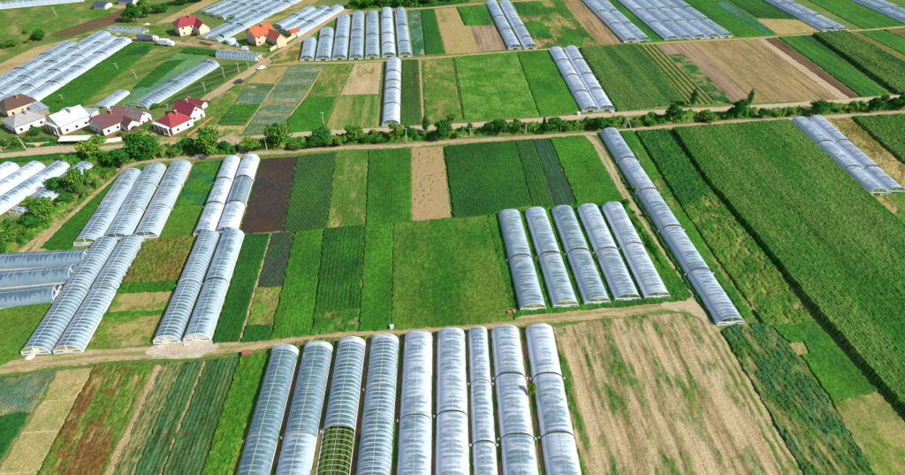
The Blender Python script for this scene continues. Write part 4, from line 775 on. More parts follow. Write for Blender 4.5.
for t in [
    (92, 160, 27, 20, 'big bright yellow green tree below the village houses', 2), (101, 169, 9, 8, 'small bush beside the end of the slanted tunnels', 0), (119.6, 170, 19, 20, 'full green tree at the start of the rutted track', 1),
    (78, 196, 21, 25, 'tallest bushy tree beside the slanted tunnels', 0), (58, 195, 20, 17, 'rounded bush left of the tallest one by the slanted tunnels', 1), (47, 221, 25, 21, 'broad bush on the bank above the rutted track', 0),
    (33, 212, 16, 14, 'bush leaning on the end of the slanted tunnel', 2), (32, 231, 18, 15, 'lower bush on the bank of the rutted track', 1), (8, 246, 20, 14, 'bush at the left edge above the rutted track', 3),
    (66, 205, 14, 12, 'bush filling the gap behind the tallest bushy tree', 1), (20, 238, 16, 12, 'round bush left of the lower bank bush', 0), (-4, 256, 18, 14, 'bush cut off by the left edge over the track', 1), (110, 164, 12, 11, 'small tree left of the full green one', 0), (131, 160, 12, 12, 'bush between the yellow green and broad trees', 3),
    (143, 160, 26, 25, 'dark broad tree left of the link road', 1), (156, 157, 14, 14, 'round tree between two bigger roadside ones', 0), (188, 154, 16, 15, 'dense round tree below the red roofed house', 1), (168, 149, 7, 7, 'small round bush before the red roofed house', 0),
    (176, 156, 16, 10, 'low wide bush below the red roofed house', 3), (211, 156, 26, 26, 'large tree left of the gravel link', 0), (226, 153, 9, 11, 'slim bush right of the large tree by the link', 1),
    (250, 153, 20, 14, 'round clipped bush right of the gravel link', 2), (277, 150, 27, 25, 'large spreading tree at the end of the cabbage field', 0), (295, 150, 15, 9, 'low bush right of the large spreading tree', 3), (307, 149, 10, 8, 'little bush below the bright green plot', 1),
    (316, 148, 13, 11, 'dark bush beside the pole in the hedge row', 1), (322, 144, 18, 16, 'dark tree behind the pole in the hedge row', 1), (327, 148, 12, 10, 'middle bush of the hedge row', 0), (340, 147, 12, 10, 'pale bush of the hedge row', 2), (354, 143, 20, 17, 'spreading tree left of the lone long tunnel', 0),
    (366, 144, 14, 9, 'low bush left of the lone tunnel', 1), (379, 143, 14, 9, 'low dark bush under the lone tunnel', 3), (397, 143, 14, 18, 'yellow green tree at the foot of the lone tunnel', 2), (409, 139, 12, 12, 'dark tree right of the lone tunnel foot', 1), (425.6, 133, 8, 17, 'slim upright tree beside the narrow tan path', 1, 'poplar'),
    (443, 141, 16, 19, 'round dark tree below the yellowish plot', 1), (456, 139, 9, 8, 'bush right of the round dark tree', 0), (452, 124, 9, 9, 'dark bush on the far side of the gravel road', 3), (470, 133, 7, 9, 'small bush by the short stump pole', 0), (498, 136, 18, 16, 'dense dark tree below the pale meadow', 1),
    (516.6, 134, 10, 14, 'upright tree right of the dense dark one', 0), (524, 133, 9, 10, 'small tree beside the thin pole', 3), (544, 126, 4, 9, 'tiny poplar by the gravel road', 1, 'poplar'), (553.7, 133, 20, 14, 'wide dark tree below the green plot', 1), (567, 131, 12, 8, 'bush right of the wide dark tree', 0), (578, 130, 10, 8, 'bush left of the track bend', 2),
    (597.5, 131, 15, 13, 'round tree at the bend of the track', 1), (610, 130, 10, 8, 'bush by the head of the long tunnel', 0), (634, 128, 10, 7, 'low bush right of the double pole', 3), (650, 126, 12, 7, 'low bush above the maize corner', 0), (673, 122, 14, 16, 'lone round tree left of the poplars', 1),
    (692, 107, 7, 18, 'left one of two dark poplars beside the bare fields', 1, 'poplar'), (708, 122, 16, 8, 'low wide bush under the left poplar', 0), (739, 119, 15, 18, 'round tree under the right poplar', 1), (748.5, 106, 6, 16, 'right one of two dark poplars beside the bare fields', 1, 'poplar'), (750, 117, 9, 8, 'bush right of the round tree', 3),
    (763, 118, 10, 9, 'small dark bush above the wide maize', 1), (790, 116, 12, 7, 'low bush above the end of the tunnel pair', 0), (819, 116, 18, 14, 'spreading tree above the tunnel pair', 1), (850, 113, 8, 6, 'small bush right of the spreading tree', 3), (875, 112, 13, 13, 'dark tree near the right edge of the hedge row', 1), (883, 107, 8, 11, 'second dark tree near the right edge', 3), (890, 109, 9, 9, 'third dark tree near the right edge', 1), (901, 111, 16, 15, 'last big dark tree cut by the right edge', 1),
    (686, 120.5, 10, 7, 'bush between the lone tree and the poplar', 0), (725, 119.5, 10, 7, 'bush left of the tree under the right poplar', 0), (775, 116.5, 9, 7, 'bright bush in the hedge row', 2), (838, 113, 9, 6, 'bush between hedge trees', 0), (862, 112, 9, 7, 'green bush left of the dark end trees', 0)]:
    tree(*t[:6], shape=t[6] if len(t) > 6 else None)
for t in [(126.4, 23, 10, 10, 'left tree of the three by the ploughed strip', 0), (135.6, 23, 13, 18, 'middle and tallest tree by the ploughed strip', 1), (146, 18, 14, 16, 'right tree of the three by the ploughed strip', 3), (156, 14.5, 14, 9, 'dark tree left of the tan strip', 1), (165, 12.5, 10, 8, 'small dark tree at the far tan strip', 1), (180, 6, 20, 7, 'low spreading tree beyond the tan strip', 0), (199, 3, 18, 8, 'tree at the top beside the big far block', 3),
          (40.4, 41, 11, 11, 'bushy tree alone in the far meadow', 1), (33, 40, 8, 6, 'small bush left of the meadow tree', 0), (11, 48, 11, 7, 'bush at the end of the far tan field', 3), (3, 49, 8, 6, 'bush cut by the left edge in the far meadow', 1), (26, 34, 6, 5, 'tiny bush in the far meadow', 3), (27, 43.5, 7, 4, 'low shrub under the meadow tree', 0),
          (358, 9, 16, 12, 'leftmost tree behind the seven tunnels', 0), (371, 8.5, 15, 11, 'second tree behind the seven tunnels', 1), (385, 7.5, 15, 11, 'third tree behind the seven tunnels', 0), (399, 7, 15, 11, 'fourth tree behind the seven tunnels', 1), (413, 6.5, 15, 10, 'fifth tree behind the seven tunnels', 3), (428, 6, 15, 9, 'rightmost tree behind the seven tunnels', 0), (446, 3, 14, 7, 'tree above the tan stubble plot', 1)]:
    tree(*t, group='far trees')
for t in [(35, 136, 11, 9, 'garden tree between the grey and blue roofs', 1), (3, 147, 9, 8, 'garden bush at the left edge', 1), (18, 147.5, 12, 9, 'round garden bush by the cream wall', 0), (46, 144, 8, 5, 'garden shrub before the blue roofed house', 3), (121, 137, 7, 6, 'garden shrub right of the maroon roofed house', 0), (135, 131, 9, 6, 'shrub behind the brown fence', 1), (245, 47, 6, 5, 'shrub before the orange roofed house', 1), (60, 103, 8, 5, 'shrub by the small pole behind the houses', 0), (82, 138, 8, 7, 'fruit tree between the blue and maroon roofed houses', 2), (129, 142, 9, 8, 'fruit tree at the end of the brown fence', 1), (28, 141, 8, 6, 'shrub under the grey roofed house', 3), (148, 141, 8, 8, 'fruit tree left of the red hipped house', 0), (222, 40, 7, 6, 'shrub beside the round white tank', 1), (205, 30, 6, 6, 'shrub behind the big cream house', 3), (154, 109, 10, 5, 'dark shrub behind the barn', 3)]:
    tree(*t, group='garden shrubs')
for t in [(531.7, 398, 9, 13, 'bright bush squeezed between the last two front tunnels', 2), (626, 207, 11, 9, 'dark bush at the head of the rightmost white tunnel', 1), (632, 190, 7, 6, 'small bush touching the long white tunnel', 2), (646, 217, 6, 6, 'little bush at the foot of the long tunnel', 0), (594, 259, 5, 6, 'weed bush between the third and fourth white tunnels', 0), (536, 263, 4, 8, 'weed bush between the first two white tunnels', 2)]:
    tree(*t, group='bushes among tunnels')

# ------------------------------------------------------------------ houses
M_GLASS = plain('window_glass', (0.03, 0.04, 0.05), 0.08, 0.1, spec=0.8)
M_FRAME = plain('white_frame', (0.75, 0.75, 0.73), 0.5, 0.08)
M_DOOR = plain('brown_door', (0.16, 0.09, 0.05), 0.6, 0.2)
M_CHIM = plain('brick_chimney', (0.32, 0.13, 0.08), 0.85, 0.25, 4)
WALLS = {'white': plain('white_render', (0.80, 0.78, 0.73), 0.85, 0.08, 0.7), 'cream': plain('cream_render', (0.72, 0.58, 0.38), 0.85, 0.1, 0.7), 'peach': plain('peach_render', (0.70, 0.47, 0.32), 0.85, 0.1, 0.7), 'grey': plain('grey_render', (0.5, 0.5, 0.48), 0.85, 0.12, 0.7), 'wood': plain('grey_wood', (0.30, 0.24, 0.18), 0.85, 0.2, 1.0)}
ROOFS = {'red': ribbed('red_tiles', (0.36, 0.05, 0.06), 'Y', 0.45), 'darkred': ribbed('dark_red_tiles', (0.30, 0.035, 0.06), 'Y', 0.45), 'orange': ribbed('orange_tiles', (0.52, 0.13, 0.055), 'Y', 0.45), 'maroon': ribbed('maroon_tiles', (0.145, 0.065, 0.065), 'Y', 0.45), 'brown': ribbed('brown_tiles', (0.13, 0.075, 0.055), 'Y', 0.45), 'blue': ribbed('pale_blue_sheet', (0.52, 0.62, 0.70), 'Y', 0.7, 0.4, 0.08, 0.88), 'grey': ribbed('grey_sheet', (0.36, 0.36, 0.34), 'Y', 0.8, 0.7, 0.12, 0.85), 'greyblue': ribbed('grey_blue_sheet', (0.33, 0.40, 0.46), 'Y', 0.8, 0.5, 0.12, 0.85), 'rust': ribbed('rusty_sheet', (0.22, 0.17, 0.17), 'Y', 0.8, 0.75, 0.3, 0.8), 'slate': ribbed('dark_blue_sheet', (0.06, 0.09, 0.15), 'Y', 0.8, 0.35, 0.15, 0.8)}
def opening(root, face, a, z, ww, hh, w, L, name='window'):
    """window or door set on a face: front (y=0), right (x=0), left (x=-w), back (y=L); a: distance along the face"""
    d = 0.06
    def bx(mb, a0, a1, z0, z1, out, inn):
        if face == 'front': mb.box(-w + a0, -w + a1, -out, inn, z0, z1)
        elif face == 'back': mb.box(-w + a0, -w + a1, L - inn, L + out, z0, z1)
        elif face == 'right': mb.box(-inn, out, a0, a1, z0, z1)
        else: mb.box(-w - out, -w + inn, a0, a1, z0, z1)
        return mb
    if name == 'door':
        o = bx(MB(), a, a + ww, z, z + hh, d, 0.1).build('door', M_DOOR, root); bx(MB(), a + ww * 0.8, a + ww * 0.86, z + 0.95, z + 1.1, d + 0.05, -0.05).build('handle', M_FRAME, o); return
    t = 0.12
    mb = MB(); bx(mb, a, a + t, z, z + hh, d, 0.05); bx(mb, a + ww - t, a + ww, z, z + hh, d, 0.05); bx(mb, a + t, a + ww - t, z, z + t, d - 0.002, 0.05); bx(mb, a + t, a + ww - t, z + hh - t, z + hh, d - 0.002, 0.05)
    o = mb.build('window', M_FRAME, root); bx(MB(), a + t, a + ww - t, z + t, z + hh - t, d - 0.03, 0.03).build('pane', M_GLASS, o); bx(MB(), a - 0.05, a + ww + 0.05, z - 0.1, z - 0.01, d + 0.08, 0.02).build('sill', M_FRAME, o)
def house(fr, ang, w, L, hw, rise, wall, roof, label, hip=0.0, over=0.5, wins=True, balcony=False, chimney=True, cat='house', name='house', group='village houses', floors=1, wing=None, skirt=True):
    p = P(*fr); root = empty(name, (p[0], p[1], 0), -math.radians(ang)); tag(root, label, cat, group)
    wm, rm = WALLS[wall], ROOFS[roof]
    g = rise if not hip else 0
    vs = [(-w, 0, 0), (0, 0, 0), (0, L, 0), (-w, L, 0), (-w, 0, hw), (0, 0, hw), (0, L, hw), (-w, L, hw)]; fs = [(3, 2, 1, 0), (1, 2, 6, 5), (3, 0, 4, 7)]
    if g: vs += [(-w / 2, 0, hw + g), (-w / 2, L, hw + g)]; fs += [(0, 1, 5, 8, 4), (2, 3, 7, 9, 6)]
    else: fs += [(0, 1, 5, 4), (2, 3, 7, 6)]
    MB().poly(vs, fs).build('wall', wm, root)
    if skirt:
        mb = MB(); t = 0.08; z1 = 0.5
        mb.box(-w - t, t, -t, 0, 0, z1).box(0, t, 0, L, 0, z1).box(-w - t, -w, 0, L, 0, z1).build('plinth', M_CHIM if wall != 'wood' else wm, root)
    sl = rise / (w / 2); zo = hw + 0.10 - over * sl; e = over; yr = hip
    zr = hw + rise + 0.10
    for sx in (0, 1):
        x = e if sx == 0 else -w - e
        q = [(x, -e, zo), (x, L + e, zo), (-w / 2, L + e - (yr + e if hip else 0), zr), (-w / 2, -e + (yr + e if hip else 0), zr)]
        if sx: q = [q[0], q[3], q[2], q[1]]
        MB().slab(q, 0.16).build('roof_slope', rm, root)
    if hip:
        for y0, y1, s in ((-e, yr, 1), (L + e, L - yr, -1)):
            tri = [(-w - e, y0, zo), (e, y0, zo), (-w / 2, y1, zr)]
            if s < 0: tri = [tri[1], tri[0], tri[2]]
            b = [(x, y, z - 0.15) for x, y, z in tri]
            MB().poly(tri + b, [(0, 1, 2), (5, 4, 3), (0, 3, 4, 1), (1, 4, 5, 2), (2, 5, 3, 0)]).build('roof_hip', rm, root)
    MB().tube((-w / 2, -e + (yr + e if hip else -0.02), zr + 0.03), (-w / 2, L + e - (yr + e if hip else -0.02), zr + 0.03), 0.12, n=6).build('ridge_cap', rm, root)
    if chimney:
        c = MB().box(-w * 0.36 - 0.35, -w * 0.36 + 0.35, L * 0.55, L * 0.55 + 0.7, hw + rise * 0.55, hw + rise + 0.9).build('chimney', M_CHIM, root)
        MB().box(-w * 0.36 - 0.45, -w * 0.36 + 0.45, L * 0.55 - 0.1, L * 0.55 + 0.8, hw + rise + 0.9, hw + rise + 1.03).build('cap', WALLS['grey'], c)
    if wins:
        lv = [0.95] if floors == 1 else [0.95, 3.6]
        for z in lv:
            n = max(2, int(L / 3.4))
            for k in range(n): opening(root, 'right', L * (k + 0.5) / n - 0.65, z, 1.3, 1.35, w, L)
            for k in range(n): opening(root, 'left', L * (k + 0.5) / n - 0.65, z, 1.3, 1.35, w, L)
            m = 3 if w > 8 else 2
            for k in range(m):
                if z == lv[0] and k == m - 1 and not balcony: opening(root, 'front', w * (k + 0.5) / m - 0.5, 0.12, 1.05, 2.1, w, L, 'door')
                else: opening(root, 'front', w * (k + 0.5) / m - 0.6, z, 1.2, 1.3, w, L)
        if rise > 2.2 and not hip: opening(root, 'front', w / 2 - 0.6, hw + 0.5, 1.2, 1.2, w, L)
    if balcony:
        zb = hw - 0.2; bm = MB().box(-w + 0.3, -0.3, -1.7, 0, zb - 0.2, zb).build('balcony', WALLS['white'], root)
        for k in range(9):
            x = -w + 0.4 + (w - 0.8) * k / 8; MB().box(x - 0.05, x + 0.05, -1.65, -1.57, zb, zb + 0.95).build('baluster', M_FRAME, bm)
        MB().box(-w + 0.3, -0.3, -1.7, -1.5, zb + 0.95, zb + 1.05).build('rail', M_FRAME, bm)
        for k in range(4):
            x = -w + 0.5 + (w - 1.0) * k / 3; MB().box(x - 0.13, x + 0.13, -1.6, -1.34, 0, zb - 0.2).build('column', WALLS['white'], root)
        MB().box(-w, 0, -1.9, -0.085, 0, 0.45).build('terrace', M_CHIM, root)
    if wing:                                   # (from y, width, reach to the right, height, rise): a lower cross wing with its gable facing right
        y0, ww, rch, h2, r2 = wing
        vs = [(0.01, y0, 0), (rch, y0, 0), (rch, y0 + ww, 0), (0.01, y0 + ww, 0), (0.01, y0, h2), (rch, y0, h2), (rch, y0 + ww, h2), (0.01, y0 + ww, h2), (0.01, y0 + ww / 2, h2 + r2), (rch, y0 + ww / 2, h2 + r2)]
        MB().poly(vs, [(3, 2, 1, 0), (0, 1, 5, 4), (2, 3, 7, 6), (1, 2, 6, 9, 5), (3, 0, 4, 8, 7)]).build('wing_wall', wm, root)
        s2 = r2 / (ww / 2); o2 = 0.45; z2 = h2 + 0.1 - o2 * s2; zt = h2 + r2 + 0.1
        for q in ([(-w * 0.25, y0 - o2, z2), (rch + o2, y0 - o2, z2), (rch + o2, y0 + ww / 2, zt), (-w * 0.25, y0 + ww / 2, zt)], [(rch + o2, y0 + ww + o2, z2), (-w * 0.25, y0 + ww + o2, z2), (-w * 0.25, y0 + ww / 2, zt), (rch + o2, y0 + ww / 2, zt)]):
            MB().slab(q, 0.16).build('wing_roof', rm, root)
        for k in range(2):
            o = MB().box(rch * (0.25 + 0.4 * k), rch * (0.25 + 0.4 * k) + 1.2, y0 - 0.06, y0 + 0.04, 1.0, 2.3).build('window', M_FRAME, root); MB().box(rch * (0.25 + 0.4 * k) + 0.12, rch * (0.25 + 0.4 * k) + 1.08, y0 - 0.075, y0, 1.12, 2.18).build('pane', M_GLASS, o)
    return root
house((64, 135.8), 34, 9.6, 11.5, 4.3, 2.9, 'white', 'blue', 'white house with pale blue sheet roof and front balcony', balcony=True)
house((105.5, 136.6), 34, 9.8, 11.5, 3.6, 3.2, 'white', 'maroon', 'white house with maroon tiled roof and rear wing', wing=(7.5, 5.0, 4.5, 2.8, 1.6))
house((174, 135.8), 32, 9.6, 9.6, 3.8, 2.9, 'white', 'red', 'white house with pinkish red hipped roof and balcony', hip=3.2, balcony=True)
house((205.5, 117.5), -58, 6.8, 10.5, 3.6, 2.9, 'white', 'darkred', 'dark red roofed annexe with rounded white gable')
house((208, 107.2), -70, 3.2, 9.0, 2.6, 0.6, 'white', 'darkred', 'low red roofed garage behind the dark red annexe', chimney=False, wins=False, name='garage', cat='garage')
house((18, 135), 36, 10.5, 11.5, 3.6, 2.4, 'white', 'grey', 'white house with weathered grey hipped roof', hip=4.0)
house((10, 118.5), 36, 9.5, 11.5, 3.8, 2.6, 'peach', 'brown', 'peach house with brown roof cut by the left edge', hip=2.5)
house((152.5, 121), -74, 6.5, 15.0, 3.4, 2.6, 'white', 'rust', 'long barn with rusty brown roof and white gable', name='barn', cat='barn', chimney=False)
house((181, 37.2), 52, 9.5, 13.5, 5.6, 3.2, 'cream', 'red', 'big cream house with red hipped roof on the far road', hip=3.5, floors=2, wing=(8.5, 5.5, 7.5, 5.0, 2.6))
house((257, 46.8), 46, 9.5, 11.5, 5.4, 3.4, 'peach', 'orange', 'peach house with orange roof and side wing', floors=2, wing=(7.0, 5.2, 9.5, 4.6, 2.4))
house((292, 37.5), 46, 4.0, 5.0, 2.6, 0.9, 'peach', 'orange', 'low orange roofed outbuilding beside the orange house', chimney=False, wins=False, name='outbuilding', cat='outbuilding')
house((100, 115), -82, 5.0, 13.5, 2.6, 0.5, 'grey', 'greyblue', 'long low shed with grey blue roof between village houses', chimney=False, wins=False, name='shed', cat='shed')
house((50, 113.5), -50, 4.5, 9.0, 2.5, 0.4, 'wood', 'greyblue', 'low grey shed behind the blue roofed house', chimney=False, wins=False, name='shed', cat='shed')
house((88, 121.5), -78, 4.2, 6.5, 2.6, 0.8, 'wood', 'rust', 'small wooden shed between the blue and maroon roofs', chimney=False, wins=False, name='shed', cat='shed')
house((113, 7), -82, 7.5, 7.5, 2.8, 1.0, 'grey', 'slate', 'dark blue roofed shed in the far left meadow', chimney=False, wins=False, name='shed', cat='shed')
house((139.5, 2.6), -82, 7.0, 10.0, 2.8, 1.0, 'grey', 'slate', 'second dark blue roofed shed at the top edge', chimney=False, wins=False, name='shed', cat='shed')

# ------------------------------------------------------------------ walls, yards and small things
def wall_run(pts, h, t, mat, label, name='garden_wall', cat='wall', panel=3.0):
    pg = [P(*q) for q in pts]; root = empty(name, tuple(pg[0])); tag(root, label, cat)
    for a, b in zip(pg[:-1], pg[1:]):
        d = b - a; L = float(np.linalg.norm(d)); n = max(1, int(round(L / panel))); ang = math.atan2(d[1], d[0])
        for k in range(n):
            q = a + d * (k / n) - pg[0]
            o = MB().box(0.13, L / n - 0.13, -t / 2, t / 2, 0, h).build('panel', mat, root); o.location = tuple(q); o.rotation_euler = (0, 0, ang)
            o = MB().box(-0.125, 0.125, -t / 2 - 0.05, t / 2 + 0.05, 0, h + 0.12).build('post', mat, root); o.location = tuple(q); o.rotation_euler = (0, 0, ang)
    return root
M_ORANGE = plain('orange_brick', (0.48, 0.18, 0.09), 0.85, 0.2, 3); M_BROWNF = plain('brown_fence_metal', (0.16, 0.06, 0.045), 0.6, 0.2)
wall_run([(28, 146.6), (51, 145.2)], 1.3, 0.25, WALLS['cream'], 'cream garden wall panels by the pink pavement')
wall_run([(270.5, 51.6), (302, 33.2)], 1.6, 0.3, WALLS['peach'], 'peach courtyard wall beside the asphalt lane')
wall_run([(123, 139), (152, 122.5)], 1.5, 0.15, M_BROWNF, 'brown metal fence between the maroon and red houses', 'fence', 'fence')
wall_run([(187, 136.5), (213, 118)], 0.6, 0.5, M_ORANGE, 'orange brick edging along the drive of the red roofed house', 'brick_edging', 'edging')
wall_run([(200, 43.5), (214, 47)], 1.2, 0.2, M_ORANGE, 'low brick wall before the big far block', 'garden_wall', 'wall')
def carport(px, ang, w, d, h, label):
    p = P(*px); r = empty('carport', tuple(p), -math.radians(ang)); tag(r, label, 'carport')
    MB().slab([(0, 0, h), (w, 0, h), (w, d, h + 0.5), (0, d, h + 0.5)], 0.15).build('roof', WALLS['white'], r)
    for x in (0.2, w / 2, w - 0.2):
        for y in (0.2, d - 0.2): MB().box(x - 0.08, x + 0.08, y - 0.08, y + 0.08, 0, h + 0.5 * y / d - 0.14).build('post', M_BROWNF, r)
    MB().box(0.1, w - 0.1, d - 0.08, d - 0.02, 0.05, h + 0.2).build('back_panel', M_BROWNF, r)
carport((60, 146.6), -4, 14.5, 3.2, 2.3, 'dark open carport with thin white roof by the village road')
wall_run([(104.5, 143.2), (122.5, 140.2)], 1.2, 1.0, WALLS['white'], 'row of white concrete blocks beside the village road', 'block_row', 'blocks', 2.4)
def tank(px, r, h, label, col):
    p = P(*px); root = empty('water_tank', tuple(p)); tag(root, label, 'tank')
    m = plain('tank_plastic', col, 0.4, 0.06); MB().tube((0, 0, 0), (0, 0, h), r, n=18).build('body', m, root, False); MB().tube((0, 0, h), (0, 0, h + 0.25), r * 0.96, r * 0.35, 18).build('lid', m, root)
    for k in range(3): MB().tube((0, 0, h * (0.22 + 0.28 * k)), (0, 0, h * (0.22 + 0.28 * k) + 0.07), r * 1.025, n=18).build('band', WALLS['grey'], root)
tank((231.5, 43.5), 2.6, 2.2, 'round white tank in the yard behind the orange house', (0.55, 0.68, 0.75))
tank((237, 46.2), 0.9, 1.6, 'small blue tank beside the round white one', (0.25, 0.42, 0.60))
def crate(px, sx, sy, h, col, label, name='crate', cat='crate', ang=10):
    p = P(*px); root = empty(name, tuple(p), math.radians(ang)); tag(root, label, cat); m = plain(name + '_paint', col, 0.7, 0.12, 2)
    MB().box(-sx / 2, sx / 2, -sy / 2, sy / 2, 0.12, h).build('body', m, root); MB().box(-sx / 2 - 0.05, sx / 2 + 0.05, -sy / 2 - 0.05, sy / 2 + 0.05, h, h + 0.07).build('lid', m, root)
    for x in (-0.4, 0.4): MB().box(sx * x - 0.08, sx * x + 0.08, -sy / 2, sy / 2, 0, 0.119).build('runner', M_WOOD, root)
crate((392, 328.5), 0.9, 0.8, 1.0, (0.62, 0.63, 0.65), 'white pump box beside the main track under the meadow', 'pump_box', 'box')
crate((247.5, 355), 2.0, 1.3, 1.1, (0.34, 0.13, 0.08), 'brick red crate beside the main track left of the front tunnels')
crate((509.5, 313.6), 0.9, 0.8, 0.7, (0.42, 0.17, 0.10), 'left one of two terracotta crates by the first white tunnel')
crate((514, 313), 0.8, 0.8, 0.9, (0.46, 0.20, 0.12), 'right one of two terracotta crates by the first white tunnel')
crate((578.5, 115), 1.3, 1.1, 1.2, (0.6, 0.62, 0.64), 'white tank box left of the white pair by the gravel road', 'pump_box', 'box')
crate((612.5, 113), 1.4, 0.9, 0.6, (0.5, 0.48, 0.44), 'pale crate at the foot of the white pair')
crate((597, 84), 0.8, 0.8, 1.2, (0.75, 0.75, 0.75), 'white box beside the right tunnel of the white pair', 'pump_box', 'box')
crate((160, 347.6), 1.1, 0.7, 0.35, (0.55, 0.54, 0.5), 'white crate lying before the left yard tunnel')
crate((187, 345.5), 1.2, 0.7, 0.4, (0.55, 0.54, 0.5), 'white crate lying before the right yard tunnel')
crate((145, 156.8), 1.6, 1.0, 0.7, (0.70, 0.68, 0.62), 'pale crate beside the track under the broad tree')
crate((199.5, 156.5), 2.4, 0.9, 0.6, (0.74, 0.72, 0.68), 'long pale crate lying on the track edge')
def heap(px, r, h, col, label, name='sheet_heap', cat='heap', seed=3):
    p = P(*px); rr = random.Random(seed); v = [(0, 0, h)]; f = []; n = 14
    for k, q in ((1, 0.55), (2, 1.0)):
        for i in range(n):
            a = 2 * math.pi * i / n; j = rr.uniform(0.75, 1.2); v.append((math.cos(a) * r * q * j, math.sin(a) * r * q * j * 0.7, (h * rr.uniform(0.5, 0.9)) if k == 1 else 0.02))
    for i in range(n):
        j = (i + 1) % n; f += [(0, 1 + i, 1 + j), (1 + i, 1 + n + i, 1 + n + j, 1 + j)]
    o = link(name, mesh(name, v, f, plain(name + '_mat', col, 0.6, 0.2, 3))); o.location = tuple(p); tag(o, label, cat)
heap((30, 357.5), 1.2, 0.5, (0.66, 0.70, 0.62), 'crumpled pale sheet before the near left tunnel', seed=5)
heap((115, 327.5), 0.6, 0.4, (0.10, 0.09, 0.08), 'small dark heap on the dry plot', 'soil_heap', seed=6)
heap((544, 99.5), 1.8, 0.35, (0.45, 0.62, 0.72), 'pale blue tarpaulin lying on the green plot', 'tarpaulin', 'tarpaulin', 7)
heap((118, 34.5), 2.0, 0.8, (0.42, 0.30, 0.22), 'brown heap behind the joined tunnels', 'soil_heap', seed=8)
heap((147.5, 25), 2.0, 1.0, (0.75, 0.76, 0.78), 'white wrapped heap by the far trees', 'wrapped_bale', 'bale', 9)
heap((213, 47), 2.2, 0.9, (0.30, 0.22, 0.16), 'brown heap before the big far block', 'soil_heap', seed=11)

# ------------------------------------------------------------------ poles
M_CONC = plain('concrete_pole', (0.50, 0.49, 0.46), 0.85, 0.12, 2); M_INS = plain('insulator', (0.75, 0.75, 0.72), 0.3, 0.05)
def pole(px, py, hpx, label, lean=0.0, arm=True, twin=False):
    m = mpp(px, py); h = hpx * m / math.cos(look_down(py)); p = P(px, py)
    root = empty('utility_pole', tuple(p), random.uniform(-0.4, 0.4)); tag(root, label, 'pole', 'utility poles')
    t = math.radians(lean); top = (math.sin(t) * h, 0, math.cos(t) * h)
    MB().tube((0, 0, -0.1), top, 0.15, 0.10, 8).build('post', M_CONC, root)
    if twin: MB().tube((2.4, 0.4, -0.1), (top[0] + 0.2, 0, top[2] * 0.9), 0.17, 0.12, 8).build('brace', M_CONC, root)
    if arm:
        z = top[2] * 0.95; x = top[0] * 0.95
        a = MB().box(x - 0.8, x + 0.8, -0.22, -0.12, z - 0.06, z + 0.06).build('cross_arm', M_CONC, root)
        for k in (-0.7, 0, 0.7): MB().tube((x + k, -0.17, z + 0.06), (x + k, -0.17, z + 0.26), 0.06, 0.04, 6).build('insulator', M_INS, a)
for q in [(57, 16.5, 8.5, 'slim pole alone in the far meadow', -8), (118, 69.5, 6, 'short pole in the bright far plot', -8), (137, 79, 9, 'pole in the middle of the far green strips', -10), (224.6, 78.5, 11, 'tallest pole left of the asphalt lane', 0), (239, 72.6, 9, 'second pole left of the asphalt lane', 0), (249, 70, 7, 'last pole of the lane before the crossroads', 0),
          (205.3, 92, 9.5, 'pole beside the deep green plot', 0), (191, 104, 7, 'pole behind the red roofed garage', 0), (169, 112.3, 8, 'pole behind the barn and red houses', 0), (267, 150.3, 12, 'dark post in front of the large spreading tree', 0), (26.6, 149.5, 13.5, 'leaning pole before the grey roofed house', -14), (63, 100, 5, 'stub pole behind the village shed', -5),
          (214.5, 150, 8, 'post between the large tree and the link', 0), (323.6, 124.5, 12, 'pole standing in the smooth green plot', 0), (336.5, 143.5, 8, 'post in the hedge left of the lone tunnel', 0), (406.5, 142.5, 14, 'pole right of the yellow green tree', 0), (470.5, 136.6, 8, 'thick stump pole in the scrub', 0), (525.3, 134, 12, 'thin pole below the pale meadow', 0), (581.5, 124, 7, 'thin pole left of the track bend', 0), (151, 158, 14, 'leaning pole before the broad dark tree', -20), (2, 152, 10, 'pole at the left edge of the village', -10)]:
    pole(*q)
pole(625, 128, 9, 'double braced pole near the head of the long tunnel', 6, True, True)

# ------------------------------------------------------------------ vehicles
M_TYRE = plain('tyre', (0.015, 0.015, 0.016), 0.9, 0.1); M_RIM = plain('wheel_rim', (0.5, 0.5, 0.5), 0.4, 0.05, metal=0.6)
M_LIGHT = plain('lamp_glass', (0.8, 0.8, 0.75), 0.2, 0.05); M_TAIL = plain('tail_lamp', (0.4, 0.02, 0.02), 0.3, 0.05)
def loft(secs):
    """secs: list of (y, half width, z low, z high, top half width) -> closed hull"""
    v = []; f = []
    for y, a, z0, z1, b in secs: v += [(-a, y, z0), (-a * 1.0, y, (z0 + z1) / 2), (-b, y, z1), (b, y, z1), (a, y, (z0 + z1) / 2), (a, y, z0)]
    for k in range(len(secs) - 1):
        for i in range(6):
            j = (i + 1) % 6; f.append((k * 6 + i, k * 6 + j, k * 6 + 6 + j, k * 6 + 6 + i))
    n = len(secs) - 1; f.append((5, 4, 3, 2, 1, 0)); f.append(tuple(n * 6 + i for i in range(6)))
    return v, f
def wheels(root, pts, r):
    for x, y in pts:
        s = 1 if x > 0 else -1
        o = MB().tube((x - 0.1, y, r), (x + 0.1, y, r), r, n=14).build('wheel', M_TYRE, root); MB().tube((x + s * 0.101, y, r), (x + s * 0.125, y, r), r * 0.6, n=10).build('rim', M_RIM, o)
